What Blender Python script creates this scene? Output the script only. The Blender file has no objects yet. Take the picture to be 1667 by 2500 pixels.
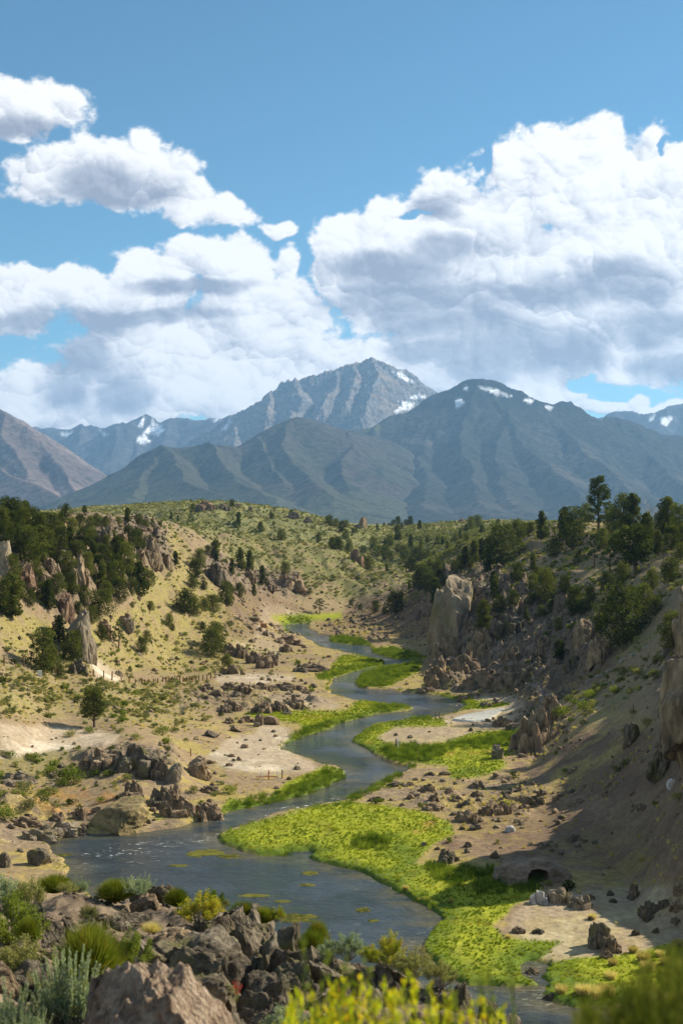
import bpy, bmesh, math, random, time
import numpy as np
from mathutils import Vector, Matrix, Euler
F = 3472.0; CX = 833.5; HY = 1290.0; EYE = 27.0      # focal length and principal point measured on the photograph, eye height above the creek
SUN_AZ = math.radians(62); SUN_EL = math.radians(36)
sc = bpy.context.scene; COL = sc.collection
T_START = time.time()

# ---- camera -----------------------------------------------------------------
cam = bpy.data.cameras.new('camera'); camo = bpy.data.objects.new('camera', cam)
COL.objects.link(camo); sc.camera = camo
cam.sensor_fit = 'VERTICAL'; cam.sensor_height = 36.0; cam.sensor_width = 24.0; cam.lens = 50.0
camo.location = (0, 0, EYE); camo.rotation_euler = (math.radians(90), 0, 0)
cam.shift_y = (HY - 1250.0) / 2500.0
cam.clip_start = 0.1; cam.clip_end = 80000
cam.dof.use_dof = True; cam.dof.focus_distance = 130.0; cam.dof.aperture_fstop = 4.0

# ---- view and integrator ------------------------------------------------------
sc.view_settings.view_transform = 'Standard'; sc.view_settings.look = 'None'
sc.view_settings.exposure = 0.74; sc.view_settings.gamma = 1.0
sc.cycles.use_denoising = True
sc.cycles.max_bounces = 6; sc.cycles.diffuse_bounces = 3; sc.cycles.volume_bounces = 1
sc.cycles.transparent_max_bounces = 12
sc.cycles.sample_clamp_indirect = 6.0

# ---- sun ----------------------------------------------------------------------
sun = bpy.data.lights.new('sun', 'SUN'); suno = bpy.data.objects.new('sun', sun)
COL.objects.link(suno)
sun.energy = 5.0; sun.angle = math.radians(0.53); sun.color = (1.0, 0.89, 0.72)
suno.rotation_euler = (math.pi / 2 - SUN_EL, 0, math.pi - SUN_AZ)

# ---- world: Nishita sky, loose cumulus away from the framed part -----------------
W = bpy.data.worlds.new('World'); sc.world = W; W.use_nodes = True
def node_kit(nt):
    def N(t, **k):
        n = nt.nodes.new(t)
        for a, b in k.items(): setattr(n, a, b)
        return n
    def L(a, b): nt.links.new(a, b)
    def M(op, a, b=None, c=None, clamp=False):
        n = N('ShaderNodeMath', operation=op, use_clamp=clamp)
        for i, v in enumerate((a, b, c)):
            if v is None: continue
            if isinstance(v, (int, float)): n.inputs[i].default_value = v
            else: L(v, n.inputs[i])
        return n.outputs[0]
    def VM(op, a, b=None):
        n = N('ShaderNodeVectorMath', operation=op)
        for i, v in enumerate((a, b)):
            if v is None: continue
            if isinstance(v, tuple): n.inputs[i].default_value = v
            elif isinstance(v, float): n.inputs['Scale'].default_value = v
            else: L(v, n.inputs[i])
        return n.outputs[0]
    def SS(v, lo, hi, a=0.0, b=1.0, kind='SMOOTHSTEP'):
        n = N('ShaderNodeMapRange', interpolation_type=kind)
        L(v, n.inputs[0])
        for i, x in enumerate((lo, hi, a, b)): n.inputs[i + 1].default_value = x
        return n.outputs[0]
    def MIX(f, a, b, blend='MIX'):
        n = N('ShaderNodeMix', data_type='RGBA', blend_type=blend)
        for s, v in (('Factor', f), ('A', a), ('B', b)):
            if isinstance(v, (int, float)): n.inputs[s].default_value = v
            elif isinstance(v, tuple): n.inputs[s].default_value = v + (1,) if len(v) == 3 else v
            else: L(v, n.inputs[s])
        return n.outputs['Result']
    def NOISE(vec, scale, detail=3, rough=.55, dim='3D', dist=0):
        n = N('ShaderNodeTexNoise', noise_dimensions=dim)
        if vec is not None: L(vec, n.inputs['Vector'])
        n.inputs['Scale'].default_value = scale; n.inputs['Detail'].default_value = detail
        n.inputs['Roughness'].default_value = rough; n.inputs['Distortion'].default_value = dist
        return n.outputs[0]
    return N, L, M, VM, SS, MIX, NOISE
SKY_S = .061
nt = W.node_tree; nt.nodes.clear(); N, L, M, VM, SS, MIX, NOISE = node_kit(nt)
tc = N('ShaderNodeTexCoord'); sep = N('ShaderNodeSeparateXYZ'); L(tc.outputs['Generated'], sep.inputs[0])
az = M('ARCTAN2', sep.outputs[0], sep.outputs[1])
front = M('MULTIPLY', SS(M('ABSOLUTE', az), .31, .40, 1, 0), SS(sep.outputs[2], .40, .50, 1, 0))
cn = NOISE(tc.outputs['Generated'], 5.0, 4, .55)
alpha = M('MULTIPLY', SS(cn, .52, .62), M('SUBTRACT', 1.0, front))
sky = N('ShaderNodeTexSky', sky_type='NISHITA'); sky.sun_disc = False
sky.sun_elevation = SUN_EL; sky.sun_rotation = SUN_AZ
sky.altitude = 2200; sky.air_density = 1.0; sky.dust_density = .35; sky.ozone_density = 1.6
tint = MIX(1.0, sky.outputs[0], (.72, 1.16, 1.18), 'MULTIPLY')
bg = N('ShaderNodeBackground'); L(MIX(alpha, tint, (8.6, 8.8, 9.2)), bg.inputs[0]); bg.inputs[1].default_value = SKY_S
wo = N('ShaderNodeOutputWorld'); L(bg.outputs[0], wo.inputs[0])

# =============================================================================
# noise on numpy arrays
# =============================================================================
def _h(ix, iy, seed):
    h = (ix.astype(np.int64) * 374761393 + iy.astype(np.int64) * 668265263 + seed * 1442695041) & 0xffffffff
    h = ((h ^ (h >> 13)) * 1274126177) & 0xffffffff
    return (h ^ (h >> 16)) & 0xffffffff
def _rnd(ix, iy, seed): return _h(ix, iy, seed) / 4294967296.0
_GA = np.linspace(0, 2 * np.pi, 256, endpoint=False); _GC = np.cos(_GA); _GS = np.sin(_GA)
def pn(x, y, seed=0):
    ix = np.floor(x); iy = np.floor(y); fx = x - ix; fy = y - iy
    u = fx * fx * fx * (fx * (fx * 6 - 15) + 10); v = fy * fy * fy * (fy * (fy * 6 - 15) + 10)
    ix = ix.astype(np.int64); iy = iy.astype(np.int64)
    def g(dx, dy):
        k = _h(ix + dx, iy + dy, seed) & 255
        return _GC[k] * (fx - dx) + _GS[k] * (fy - dy)
    a = g(0, 0); b = g(1, 0); c = g(0, 1); d = g(1, 1)
    return ((a + (b - a) * u) * (1 - v) + (c + (d - c) * u) * v) * 1.45
def fbm(x, y, oct=4, seed=0, gain=.5, lac=2.03, ridged=False):
    s = 0; a = 1.0; t = 0
    for o in range(oct):
        n = pn(x, y, seed + o * 17)
        if ridged: n = 1 - 2 * np.abs(n) * 1.1
        s = s + n * a; t += a; a *= gain; x = x * lac + 11.3; y = y * lac - 7.1
    return s / t
def vor(x, y, seed=0):
    """distance to the nearest jittered point, and a random value of its cell"""
    ix = np.floor(x).astype(np.int64); iy = np.floor(y).astype(np.int64)
    best = np.full(x.shape, 9.0); val = np.zeros(x.shape); sec = np.full(x.shape, 9.0)
    for dx in (-1, 0, 1):
        for dy in (-1, 0, 1):
            jx = ix + dx; jy = iy + dy
            d = (jx + _rnd(jx, jy, seed) - x) ** 2 + (jy + _rnd(jx, jy, seed + 5) - y) ** 2
            m = d < best
            sec = np.where(m, best, np.minimum(sec, d))
            val = np.where(m, _rnd(jx, jy, seed + 9), val); best = np.where(m, d, best)
    return np.sqrt(best), val, np.sqrt(sec)
def lobes(x, y, seed, lx, ly):
    """how far each point leans from its nearest lobe's centre towards (lx, ly)"""
    ix = np.floor(x).astype(np.int64); iy = np.floor(y).astype(np.int64); best = np.full(x.shape, 9.0); s = np.zeros(x.shape)
    for dx in (-1, 0, 1):
        for dy in (-1, 0, 1):
            jx = ix + dx; jy = iy + dy; ox = x - jx - _rnd(jx, jy, seed); oy = y - jy - _rnd(jx, jy, seed + 5)
            r = .75 + .5 * _rnd(jx, jy, seed + 11); d = (ox * ox + oy * oy) / (r * r); m = d < best
            s = np.where(m, (ox * lx + oy * ly) / r, s); best = np.where(m, d, best)
    return s
def sst(a, b, x):
    t = np.clip((x - a) / (b - a), 0, 1); return t * t * (3 - 2 * t)
def poly_sd(x, y, P):
    """signed distance to polygon P (negative inside)"""
    P = np.asarray(P, float); n = len(P)
    d = np.full(x.shape, 1e18); ins = np.zeros(x.shape, bool)
    for i in range(n):
        ax, ay = P[i]; bx, by = P[(i + 1) % n]
        ex, ey = bx - ax, by - ay; wx, wy = x - ax, y - ay
        t = np.clip((wx * ex + wy * ey) / (ex * ex + ey * ey + 1e-12), 0, 1)
        d = np.minimum(d, (wx - ex * t) ** 2 + (wy - ey * t) ** 2)
        c = (ay > y) != (by > y)
        if ay != by: ins ^= c & (x < ex * (y - ay) / (by - ay) + ax)
    return np.where(ins, -1, 1) * np.sqrt(d)
def grid_mesh(name, co, nu, nv, keep=None, mats=(), cols=None, smooth=True):
    """co: (nv, nu, 3)"""
    idx = np.arange(nu * nv).reshape(nv, nu)
    q = np.stack([idx[:-1, :-1], idx[:-1, 1:], idx[1:, 1:], idx[1:, :-1]], -1).reshape(-1, 4)
    if keep is not None: q = q[keep.reshape(-1)]
    return raw_mesh(name, co.reshape(-1, 3), q, mats, cols, smooth)
def raw_mesh(name, co, faces, mats=(), cols=None, smooth=True, drop=True):
    faces = np.asarray(faces); k = faces.shape[1]
    if drop:
        used = np.unique(faces); remap = np.full(len(co), -1, np.int64); remap[used] = np.arange(len(used))
        faces = remap[faces]; co = co[used]
        if cols: cols = {a: v[used] for a, v in cols.items()}
    me = bpy.data.meshes.new(name)
    me.vertices.add(len(co)); me.vertices.foreach_set('co', np.asarray(co, np.float32).ravel())
    me.loops.add(faces.size); me.loops.foreach_set('vertex_index', faces.ravel().astype(np.int32))
    me.polygons.add(len(faces)); me.polygons.foreach_set('loop_start', np.arange(0, faces.size, k, dtype=np.int32))
    if smooth is not None: me.polygons.foreach_set('use_smooth', np.full(len(faces), bool(smooth)))
    me.update(calc_edges=True)
    for a, v in (cols or {}).items():
        v = np.asarray(v, np.float32)
        if v.ndim == 1: at = me.attributes.new(a, 'FLOAT', 'POINT'); at.data.foreach_set('value', v)
        else:
            at = me.attributes.new(a, 'FLOAT_COLOR', 'POINT')
            at.data.foreach_set('color', np.concatenate([v, np.ones((len(v), 1), np.float32)], 1).ravel())
    for m in mats: me.materials.append(m)
    return me
def link(name, me, parent=None, loc=(0, 0, 0), rot=(0, 0, 0), scale=(1, 1, 1)):
    o = bpy.data.objects.new(name, me); COL.objects.link(o)
    o.location = loc; o.rotation_euler = rot; o.scale = scale
    if parent: o.parent = parent
    return o
def tag(o, label=None, cat=None, group=None, kind=None):
    for k, v in (('label', label), ('category', cat), ('group', group), ('kind', kind)):
        if v: o[k] = v
    return o
def material(name):
    m = bpy.data.materials.new(name); m.use_nodes = True; m.node_tree.nodes.clear()
    kit = node_kit(m.node_tree); out = kit[0]('ShaderNodeOutputMaterial')
    return m, kit, out

# =============================================================================
# clouds: relief sheets 30 km out, one object for every mass of cumulus
# =============================================================================
def ang(px, py):
    x, z = (px - CX) / F, (HY - py) / F
    return math.atan(x), math.atan(z / math.sqrt(1 + x * x))
CLOUD_GROUPS = {
 'upper': [(60,265,150,62),(150,245,85,38),(20,310,85,48)],
 'upper2': [(180,420,150,70),(330,400,105,72),(352,350,38,38),(400,440,95,60),(100,440,100,55),(470,490,80,48),(560,510,85,42),(290,460,170,45)],
 'left': [(480,605,85,45),(560,650,130,70),(700,640,32,48),(390,680,110,70),(180,690,85,50),(80,720,150,60),(20,760,120,55),(300,730,200,70),(600,730,180,75),
   (720,760,90,60),(420,830,230,110),(650,850,200,100),(250,900,120,100),(80,950,90,70),(380,970,260,80),(560,960,170,80),(820,870,140,60),(60,1000,120,60),(240,1000,220,70)],
 'wisp': [(690,553,38,24)], 'wisp2': [(85,668,45,10)],
 'right': [(870,590,120,75),(820,640,70,90),(960,560,100,70),(1080,490,90,75),(1180,560,160,100),(1050,640,230,120),(1240,400,120,75),(1350,360,130,75),(1450,340,75,65),
   (1400,480,200,140),(1570,440,90,110),(1600,350,30,32),(1660,400,45,55),(1560,620,190,190),(1280,700,260,150),(1000,740,200,90),(900,700,110,80),(1640,560,110,180),(1500,800,230,130),
   (1150,850,260,90),(1640,850,120,90),(960,880,240,70),(1050,920,180,60),(1250,920,180,70),(1350,960,90,50),(780,960,200,60),(1240,1000,180,60),(1520,905,60,20),
   (1750,560,180,200),(1760,840,160,120)],
 'low': [(1420,988,180,22),(1560,975,28,30),(1660,1002,120,24)]}
SHADED = [(250,440,105,48),(300,480,150,28),(60,300,110,28),(480,700,150,20),(350,770,200,22),(140,790,170,32),(200,870,100,60),(150,950,60,50),(300,960,70,60),
 (1060,510,65,28),(1090,610,70,42),(960,660,160,38),(1000,730,210,50),(1120,780,190,55),(1250,850,170,75),(1500,700,170,50),(1600,800,120,60),(1400,860,90,60),(1050,860,120,35),
 (1280,720,150,30),(1180,900,110,45),(1620,900,80,35)]  # cloud undersides whose shade is painted into the emission
GAPS = [(1620,375,14,30),(1010,525,60,12),(1400,940,60,18),(1180,395,20,40)]
def build_clouds():
    nu, nv = 620, 500
    A, E = np.meshgrid(np.linspace(-.33, .33, nu), np.linspace(.045, .36, nv))
    def lens(lst, A, E):
        best = np.full(A.shape, 9.0)
        for (cx, cy, rx, ry) in lst:
            a, e = ang(cx, cy); Ld = np.hypot((A - a) * F / rx, (E - e) * F / ry)
            h = np.clip(.5 + .5 * (best - Ld) / .3, 0, 1); best = best * (1 - h) + Ld * h - .3 * h * (1 - h)
        return best
    wx = fbm(A * 16, E * 16, 3, 3); wy = fbm(A * 16, E * 16, 3, 41)
    A2 = A + .016 * wx; E2 = E + .014 * wy
    per = {g: 1 - lens(l, A2, E2) for g, l in CLOUD_GROUPS.items()}
    S = np.max(np.stack(list(per.values())), 0); own = np.argmax(np.stack(list(per.values())), 0)
    # cauliflower puffs at several sizes
    P = 0
    for sc_, am, sd in ((30, .55, 1), (62, .33, 2), (125, .2, 3), (260, .12, 4)):
        wxx = A2 + .25 / sc_ * fbm(A * sc_, E * sc_, 2, sd + 60); wyy = E2 + .25 / sc_ * fbm(A * sc_, E * sc_, 2, sd + 70)
        d, _, _ = vor(wxx * sc_, wyy * sc_ * 1.15, sd); P = P + am * (1 - np.clip(d, 0, 1.1) ** 2 * 1.1)
    P = P - .68
    R = fbm(A * 34, E * 40, 6, 9, .6)
    wisp = fbm(A * 120, E * 140, 4, 19, .65)
    T = np.minimum(S, .8) * .95 - .10 * sst(.1, .5, fbm(A * 22, E * 26, 3, 301)) + P * .50 + R * .42 + .12 * wisp * (1 - sst(.0, .6, S))
    T = T - .9 * sst(-.5, 1.2, 1 - lens(GAPS, A + .02 * fbm(A * 30, E * 30, 4, 401), E + .014 * fbm(A * 30, E * 30, 4, 402)))
    a_ = sst(.05, .33, T + .10 * wisp)
    H = np.sqrt(np.clip(T, 0, 2)) + .28 * P
    # light from the sun's side (upper right), baked over the relief into the emitted colour
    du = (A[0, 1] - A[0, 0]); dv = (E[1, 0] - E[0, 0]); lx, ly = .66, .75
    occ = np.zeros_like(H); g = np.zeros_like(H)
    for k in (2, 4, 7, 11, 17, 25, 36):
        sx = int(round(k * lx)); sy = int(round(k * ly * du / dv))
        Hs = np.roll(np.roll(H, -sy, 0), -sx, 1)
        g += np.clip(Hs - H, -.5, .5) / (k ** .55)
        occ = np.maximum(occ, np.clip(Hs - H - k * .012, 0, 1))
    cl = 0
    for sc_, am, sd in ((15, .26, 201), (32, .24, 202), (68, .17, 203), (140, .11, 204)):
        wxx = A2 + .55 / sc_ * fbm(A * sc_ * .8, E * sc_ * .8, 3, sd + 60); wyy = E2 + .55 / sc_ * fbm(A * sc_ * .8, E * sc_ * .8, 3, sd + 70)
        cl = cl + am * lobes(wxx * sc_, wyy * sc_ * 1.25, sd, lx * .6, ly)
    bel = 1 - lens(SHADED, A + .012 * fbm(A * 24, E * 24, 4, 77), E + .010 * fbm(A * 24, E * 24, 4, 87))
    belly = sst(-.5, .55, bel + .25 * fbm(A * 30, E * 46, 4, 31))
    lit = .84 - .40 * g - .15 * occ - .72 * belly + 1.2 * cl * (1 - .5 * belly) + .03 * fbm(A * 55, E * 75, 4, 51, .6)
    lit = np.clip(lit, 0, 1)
    r = 30000 - 2600 * np.clip(H, 0, 1.2)
    co = np.stack([r * np.cos(E) * np.sin(A), r * np.cos(E) * np.cos(A), EYE + r * np.sin(E)], -1)
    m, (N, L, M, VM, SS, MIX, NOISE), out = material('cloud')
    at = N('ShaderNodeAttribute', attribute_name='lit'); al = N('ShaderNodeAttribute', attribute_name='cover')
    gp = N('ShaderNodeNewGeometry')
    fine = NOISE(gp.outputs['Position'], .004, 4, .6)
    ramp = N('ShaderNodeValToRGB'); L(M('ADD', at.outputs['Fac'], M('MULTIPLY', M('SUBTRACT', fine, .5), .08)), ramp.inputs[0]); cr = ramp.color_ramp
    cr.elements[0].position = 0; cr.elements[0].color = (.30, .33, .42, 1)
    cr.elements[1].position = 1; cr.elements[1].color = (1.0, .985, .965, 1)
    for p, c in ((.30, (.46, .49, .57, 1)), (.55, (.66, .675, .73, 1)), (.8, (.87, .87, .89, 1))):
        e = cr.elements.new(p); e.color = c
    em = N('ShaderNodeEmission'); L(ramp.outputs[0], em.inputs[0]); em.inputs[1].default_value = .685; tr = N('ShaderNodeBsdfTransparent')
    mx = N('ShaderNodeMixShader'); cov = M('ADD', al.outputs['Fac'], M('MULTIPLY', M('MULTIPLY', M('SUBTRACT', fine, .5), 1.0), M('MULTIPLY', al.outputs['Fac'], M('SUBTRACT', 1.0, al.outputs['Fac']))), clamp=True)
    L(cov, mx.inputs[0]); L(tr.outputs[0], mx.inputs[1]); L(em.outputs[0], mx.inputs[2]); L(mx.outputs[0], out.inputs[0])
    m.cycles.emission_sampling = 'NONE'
    info = {'upper': 'white ragged cumulus cloud cut by the left edge, highest in the sky',
     'upper2': 'long white cumulus cloud with a grey belly, stretched out above the left cloud bank',
     'left': 'broad bank of white towering cumulus rising behind the snowy peaks on the left',
     'wisp': 'small detached white puff between the two big cloud banks',
     'wisp2': 'thin faint wisp above the left end of the cloud bank',
     'right': 'huge white and grey cumulus mass over the dark right-hand mountain',
     'low': 'low pale cloud strip resting on the far right mountain skyline'}
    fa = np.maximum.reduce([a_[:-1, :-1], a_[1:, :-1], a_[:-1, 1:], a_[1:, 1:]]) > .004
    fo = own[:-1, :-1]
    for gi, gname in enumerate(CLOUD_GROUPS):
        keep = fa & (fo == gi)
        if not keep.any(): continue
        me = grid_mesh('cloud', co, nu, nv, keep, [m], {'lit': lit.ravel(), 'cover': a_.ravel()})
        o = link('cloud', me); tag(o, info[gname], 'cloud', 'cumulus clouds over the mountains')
build_clouds()

# =============================================================================
# ground: one height field over (direction, distance), fitted through surveyed points
# =============================================================================
def wp(px, py, Y): return ((px - CX) / F * Y, Y, EYE - (py - HY) / F * Y)
def on_level(px, py, z=0.0):
    Y = (EYE - z) * F / (py - HY); return ((px - CX) / F * Y, Y)
RIVER_PX = [(122,2072),(110,2052),(181,2040),(290,2038),(340,2035),(452,2014),(540,1990),(585,1979),(665,1963),(745,1944),(800,1925),(836,1902),(842,1884),(826,1872),(798,1868),(766,1858),(723,1845),
 (690,1830),(706,1815),(729,1806),(798,1780),(833,1765),(913,1745),(985,1736),(1008,1729),(960,1722),(913,1716),(870,1710),(833,1702),(812,1694),(806,1672),(820,1656),(850,1643),(890,1634),(930,1627),(944,1620),(935,1612),
 (886,1604),(833,1590),(800,1583),(771,1572),(745,1556),(712,1545),(697,1535),(700,1527),(725,1523),(752,1521),(752,1536),(775,1546),(800,1553),(806,1567),(833,1573),(900,1577),(907,1584),(903,1592),(935,1604),(966,1610),(1000,1612),(1010,1617),(985,1621),
 (930,1630),(890,1644),(872,1656),(868,1668),(878,1680),(940,1686),(1010,1692),(1062,1698),(1120,1712),(1134,1724),(1120,1737),(1083,1748),(1051,1755),(993,1758),(913,1769),(880,1784),(860,1798),(857,1810),(875,1822),(902,1834),(930,1850),(961,1865),(1003,1873),
 (977,1888),(939,1904),(902,1929),(865,1946),(833,1957),(761,1971),(665,1989),(628,2004),(574,2024),(536,2040),(530,2052),(545,2064),(585,2077),(638,2092),(705,2096),(722,2084),(755,2078),(762,2084),(735,2092),(771,2108),(834,2121),(891,2141),(934,2165),(966,2186),
 (1008,2205),(1046,2221),(1070,2237),(1072,2250),(1048,2266),(1036,2293),(1034,2322),(1060,2360),(1110,2395),(1140,2410),(1173,2408),(1258,2413),(1310,2405),(1290,2388),(1272,2376),(1262,2356),(1290,2350),(1335,2357),(1332,2372),(1318,2384),(1343,2400),(1335,2414),(1327,2426),(1354,2449),(1407,2462),
 (1460,2456),(1520,2452),(1600,2462),(1667,2490),(1750,2530),(1750,2700),(1400,2720),(1200,2640),(1050,2540),(900,2450),(700,2360),(500,2290),(300,2230),(190,2170),(150,2110)]
RIVER = [on_level(*p) for p in RIVER_PX]
PTS = [
 # left bank and terraces
 (0,1900,140),(0,2000,125),(0,2080,117),(0,1800,150),(0,1700,166),(0,1645,186),(100,1780,162),(100,1900,142),(100,1990,131),(200,1960,135),(200,1850,150),(300,1900,141),(300,1840,151),(300,1780,166),
 (420,1960,137),(420,1900,142),(420,1850,153),(420,1780,176),(500,1870,158),(600,1850,165.5),(660,1890,155.5),(700,1800,181),(560,1800,178),(500,1780,180),(230,1770,170),(230,1700,188),
 (60,1650,193),(175,1658,205),(300,1662,222),(400,1660,236),(525,1655,252),(620,1655,255),(700,1660,252),(760,1700,228),(600,1700,223),(480,1720,208),(550,1750,200),(640,1760,198),(700,1740,206),(650,1810,179),
 (60,1630,199),(200,1630,215),(400,1640,246),
 # left hillside
 (0,1560,204),(0,1480,213),(0,1400,222),(0,1330,234),(0,1275,250),(100,1560,218),(100,1480,226),(100,1400,238),(100,1330,250),(100,1285,270),
 (200,1560,232),(200,1470,243),(200,1390,257),(200,1320,275),(200,1278,300),(300,1570,250),(300,1480,263),(300,1400,277),(300,1330,298),(300,1285,330),
 (400,1590,272),(400,1500,292),(400,1430,308),(400,1360,335),(400,1305,375),(400,1283,420),(500,1610,278),(500,1540,298),(500,1470,322),(500,1410,350),(500,1350,390),
 (600,1600,292),(600,1540,320),(600,1490,352),(560,1440,365),(650,1530,368),(700,1600,295),(640,1460,400),(700,1500,405),(780,1520,402),
 # sagebrush hill in the middle and what lies behind it
 (450,1292,500),(532,1306,520),(638,1314,540),(745,1328,540),(834,1349,525),(886,1379,512),(939,1398,490),(1008,1420,465),
 (600,1400,432),(700,1440,440),(800,1470,440),(860,1490,440),(700,1380,480),(800,1410,475),(900,1450,455),(600,1350,480),
 (850,1375,625),(700,1372,620),(560,1340,610),(640,1358,615),(950,1400,570),
 (452,1252,700),(479,1240,720),(574,1238,740),(638,1254,730),(745,1271,720),(787,1279,720),(560,1285,670),(700,1312,670),(400,1270,690),(300,1285,640),
 (833,1285,860),(1000,1286,900),(1115,1279,820),(1179,1280,800),(1248,1287,760),(900,1330,700),(1000,1325,700),(1100,1315,680),(930,1300,800),
 # right side, far to near
 (1000,1450,415),(900,1490,415),(850,1500,420),(940,1520,385),(1000,1500,375),(1030,1540,345),(1100,1400,400),(1050,1420,420),(1100,1350,460),(1000,1390,500),(1200,1350,400),(1200,1400,355),
 (1070,1560,318),(1100,1500,325),(1130,1450,340),(1180,1440,330),(1060,1600,290),(1060,1660,250),(1150,1480,300),(1130,1560,285),(1200,1520,280),(1270,1440,292),(1200,1600,258),(1180,1660,240),(1180,1690,232),(1280,1680,222),
 (1300,1600,245),(1300,1520,266),(1300,1400,305),(1300,1340,345),(1365,1285,375),(1460,1305,325),(1550,1310,300),(1667,1300,262),(1400,1660,212),(1400,1600,222),(1400,1500,248),(1400,1400,285),(1400,1340,318),
 (1500,1640,190),(1500,1560,210),(1500,1450,240),(1500,1380,268),(1600,1620,170),(1600,1560,185),(1600,1450,215),(1600,1360,245),(1667,1600,158),(1667,1500,180),(1667,1400,215),(1667,1340,242),
 (1270,1830,171),(1300,1850,163),(1330,1750,186),(1280,1720,205),(1400,1800,155),(1500,1750,155),(1600,1700,148),(1667,1650,148),(1400,1700,188),(1500,1690,172),
 (1667,1750,132),(1667,1850,117),(1667,1950,106),(1667,2050,99),(1667,2150,95),(1500,1850,140),(1500,1950,126),(1500,2050,116),(1400,1900,142),(1400,1980,128),(1400,2060,118),(1300,1950,138),(1300,2050,121),
 (1250,1900,151),(1150,1950,141),(1560,2150,105),(1667,2250,94),(1500,2250,96.5),(1667,2350,87),(1500,2350,87.5),(1300,2250,97),(1300,2150,108),(1200,2300,92),(1450,2420,81),(1667,2430,81),
 # beyond the frame, right: higher ground; left: higher ground
 (1900,1300,235),(1900,1400,190),(1900,1550,150),(1900,1700,122),(1900,1850,105),(1900,2000,94),(1900,2200,84),(1900,2350,78),(2300,1300,200),(2300,1600,125),(2300,2000,80),
 (-250,1280,240),(-250,1450,205),(-250,1650,165),(-250,1850,135),(-250,2000,118),(-600,1280,220),(-600,1500,180),(-600,1900,120),
 (0,1292,330),(0,1290,450),(-250,1292,360),(-600,1292,340),(150,1290,420),(1667,1297,320),(1667,1292,450),(1550,1300,380),(1400,1294,480),(1900,1298,330),(1900,1294,450),(2300,1298,330),(1250,1292,600),(-250,1290,600),(1900,1290,650),(100,1288,560),(1550,1288,620),
 # foreground ledge
 (0,2330,16),(0,2230,22),(-100,2200,27),(-200,2300,16),(-200,2180,28),(-100,2420,11)]
FG_FEET = [(283,2192,28),(135,2174,28.5),(165,2182,27),(30,2310,21),(55,2380,16),(240,2385,16),(330,2365,17),(490,2240,25),(432,2200,27),(545,2218,26),(595,2240,24.5),(645,2250,23.5),(775,2318,21),(850,2345,19.5),(950,2375,18),(1010,2392,17.5),(1075,2415,17),
 (255,2520,10.5),(22,2530,10),(150,2440,13),(430,2520,9),(560,2520,10),(700,2530,12.5),(850,2560,11),(1000,2600,9),(1250,2640,12),(1150,2620,10),(430,2620,6),(0,2640,6),(800,2800,6),(1250,2900,6),(1600,2900,7),(1900,2900,8),(370,2268,23),(220,2215,26),(440,2205,28.5)]
NR = [(205,2242,2335,95,25,'lava',0,'upright dark lumpy rock on the left of the ledge'),(120,2252,2330,100,24,'lava',1,'dark lumpy rock beside the left edge shrubs'),(300,2228,2290,110,26,'lava',2,'grey rough rock behind the green broom mound'),(345,2152,2200,60,29,'lava',1,'low rough rock at the rim left of the yellow shrub'),(390,2156,2195,50,29,'lava',2,'small rim rock next to the yellow shrub'),
 (60,2330,2420,120,17,'lava',2,'rough dark rock under the big left edge shrub'),(430,2275,2390,250,21,'lava',0,'wide rough ledge in the middle of the foreground'),(470,2340,2460,220,17,'lava',1,'dark lower ledge behind the tan rock'),(560,2208,2350,170,24,'lava',2,'dark rounded rock wall under the green rim shrubs'),(655,2232,2400,170,22.5,'lava',0,'tallest piece of the dark rock wall'),(590,2290,2470,190,20,'lava',1,'dark hollow rock face behind the red flowers'),(740,2300,2450,170,20,'lava',2,'dark rock wall under the rim willow'),(700,2360,2500,180,18,'lava',0,'shaded rock in the hollow above the yellow bush'),
 (850,2330,2470,190,18.5,'lava',1,'dark rock wall left of the bright meadow'),(960,2352,2480,170,18,'lava',2,'dark rock with a sloping top before the meadow'),(1075,2395,2520,150,17,'lava',0,'brown rough rock beside the stream'),(1200,2436,2530,90,17.5,'lava',1,'small rough rock standing at the stream edge'),(1110,2470,2560,140,12,'boulder',2,'flat purple-brown rock below the stream rock'),(20,2200,2260,90,27,'lava',0,'rough rock cut by the left edge'),(820,2400,2520,170,16,'lava',2,'dark foot of the rock wall behind the yellow bush'),(510,2235,2300,90,25,'lava',1,'grey pitted rock under the yellow-green rim shrub'),(1240,2480,2580,110,14,'lava',2,'rough rock at the bottom edge by the stream'),(640,2430,2540,130,15,'lava',1,'dark rubble rock right of the tan rock')]
PTS += FG_FEET + [(px, t + .72 * (b - t), Y) for (px, t, b, w, Y, k, mi, lb) in NR]
N_FG = len(FG_FEET) + len(NR)
FREE = [  # (x, y, z) ground near the viewer and the hidden drop to the creek
 (0,2,25.2),(-2,3,25.2),(2,3,25.1),(0,5,24.4),(5,5,24.0),(-5,5,24.6),
 (-8,45,9.5),(-3,40,10),(2,36,9.5),(6,32,9),(10,30,9),(16,28,9),(-12,48,9.8),(-18,48,11),
 (-12,70,1.6),(-4,64,1.6),(4,56,1.6),(12,50,1.6),(20,46,1.8),(-20,76,2.2),(-30,72,6),(30,44,3)]
for (px, py), (x, y) in zip(RIVER_PX[:-10], RIVER[:-10]): FREE.append((x, y, .35))
FREE = [p for i, p in enumerate(FREE) if i < 22 or i % 2 == 0]
_P = np.array([wp(*p) for p in PTS] + FREE)
_pu = np.stack([_P[:, 0] / _P[:, 1] * 3.2, np.log(_P[:, 1])], 1)
def _K(r2): return .5 * r2 * np.log(r2 + 1e-12)
_lam = np.full(len(_P), 2e-4); _lam[len(PTS) - N_FG:len(PTS)] = 4e-3
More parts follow.
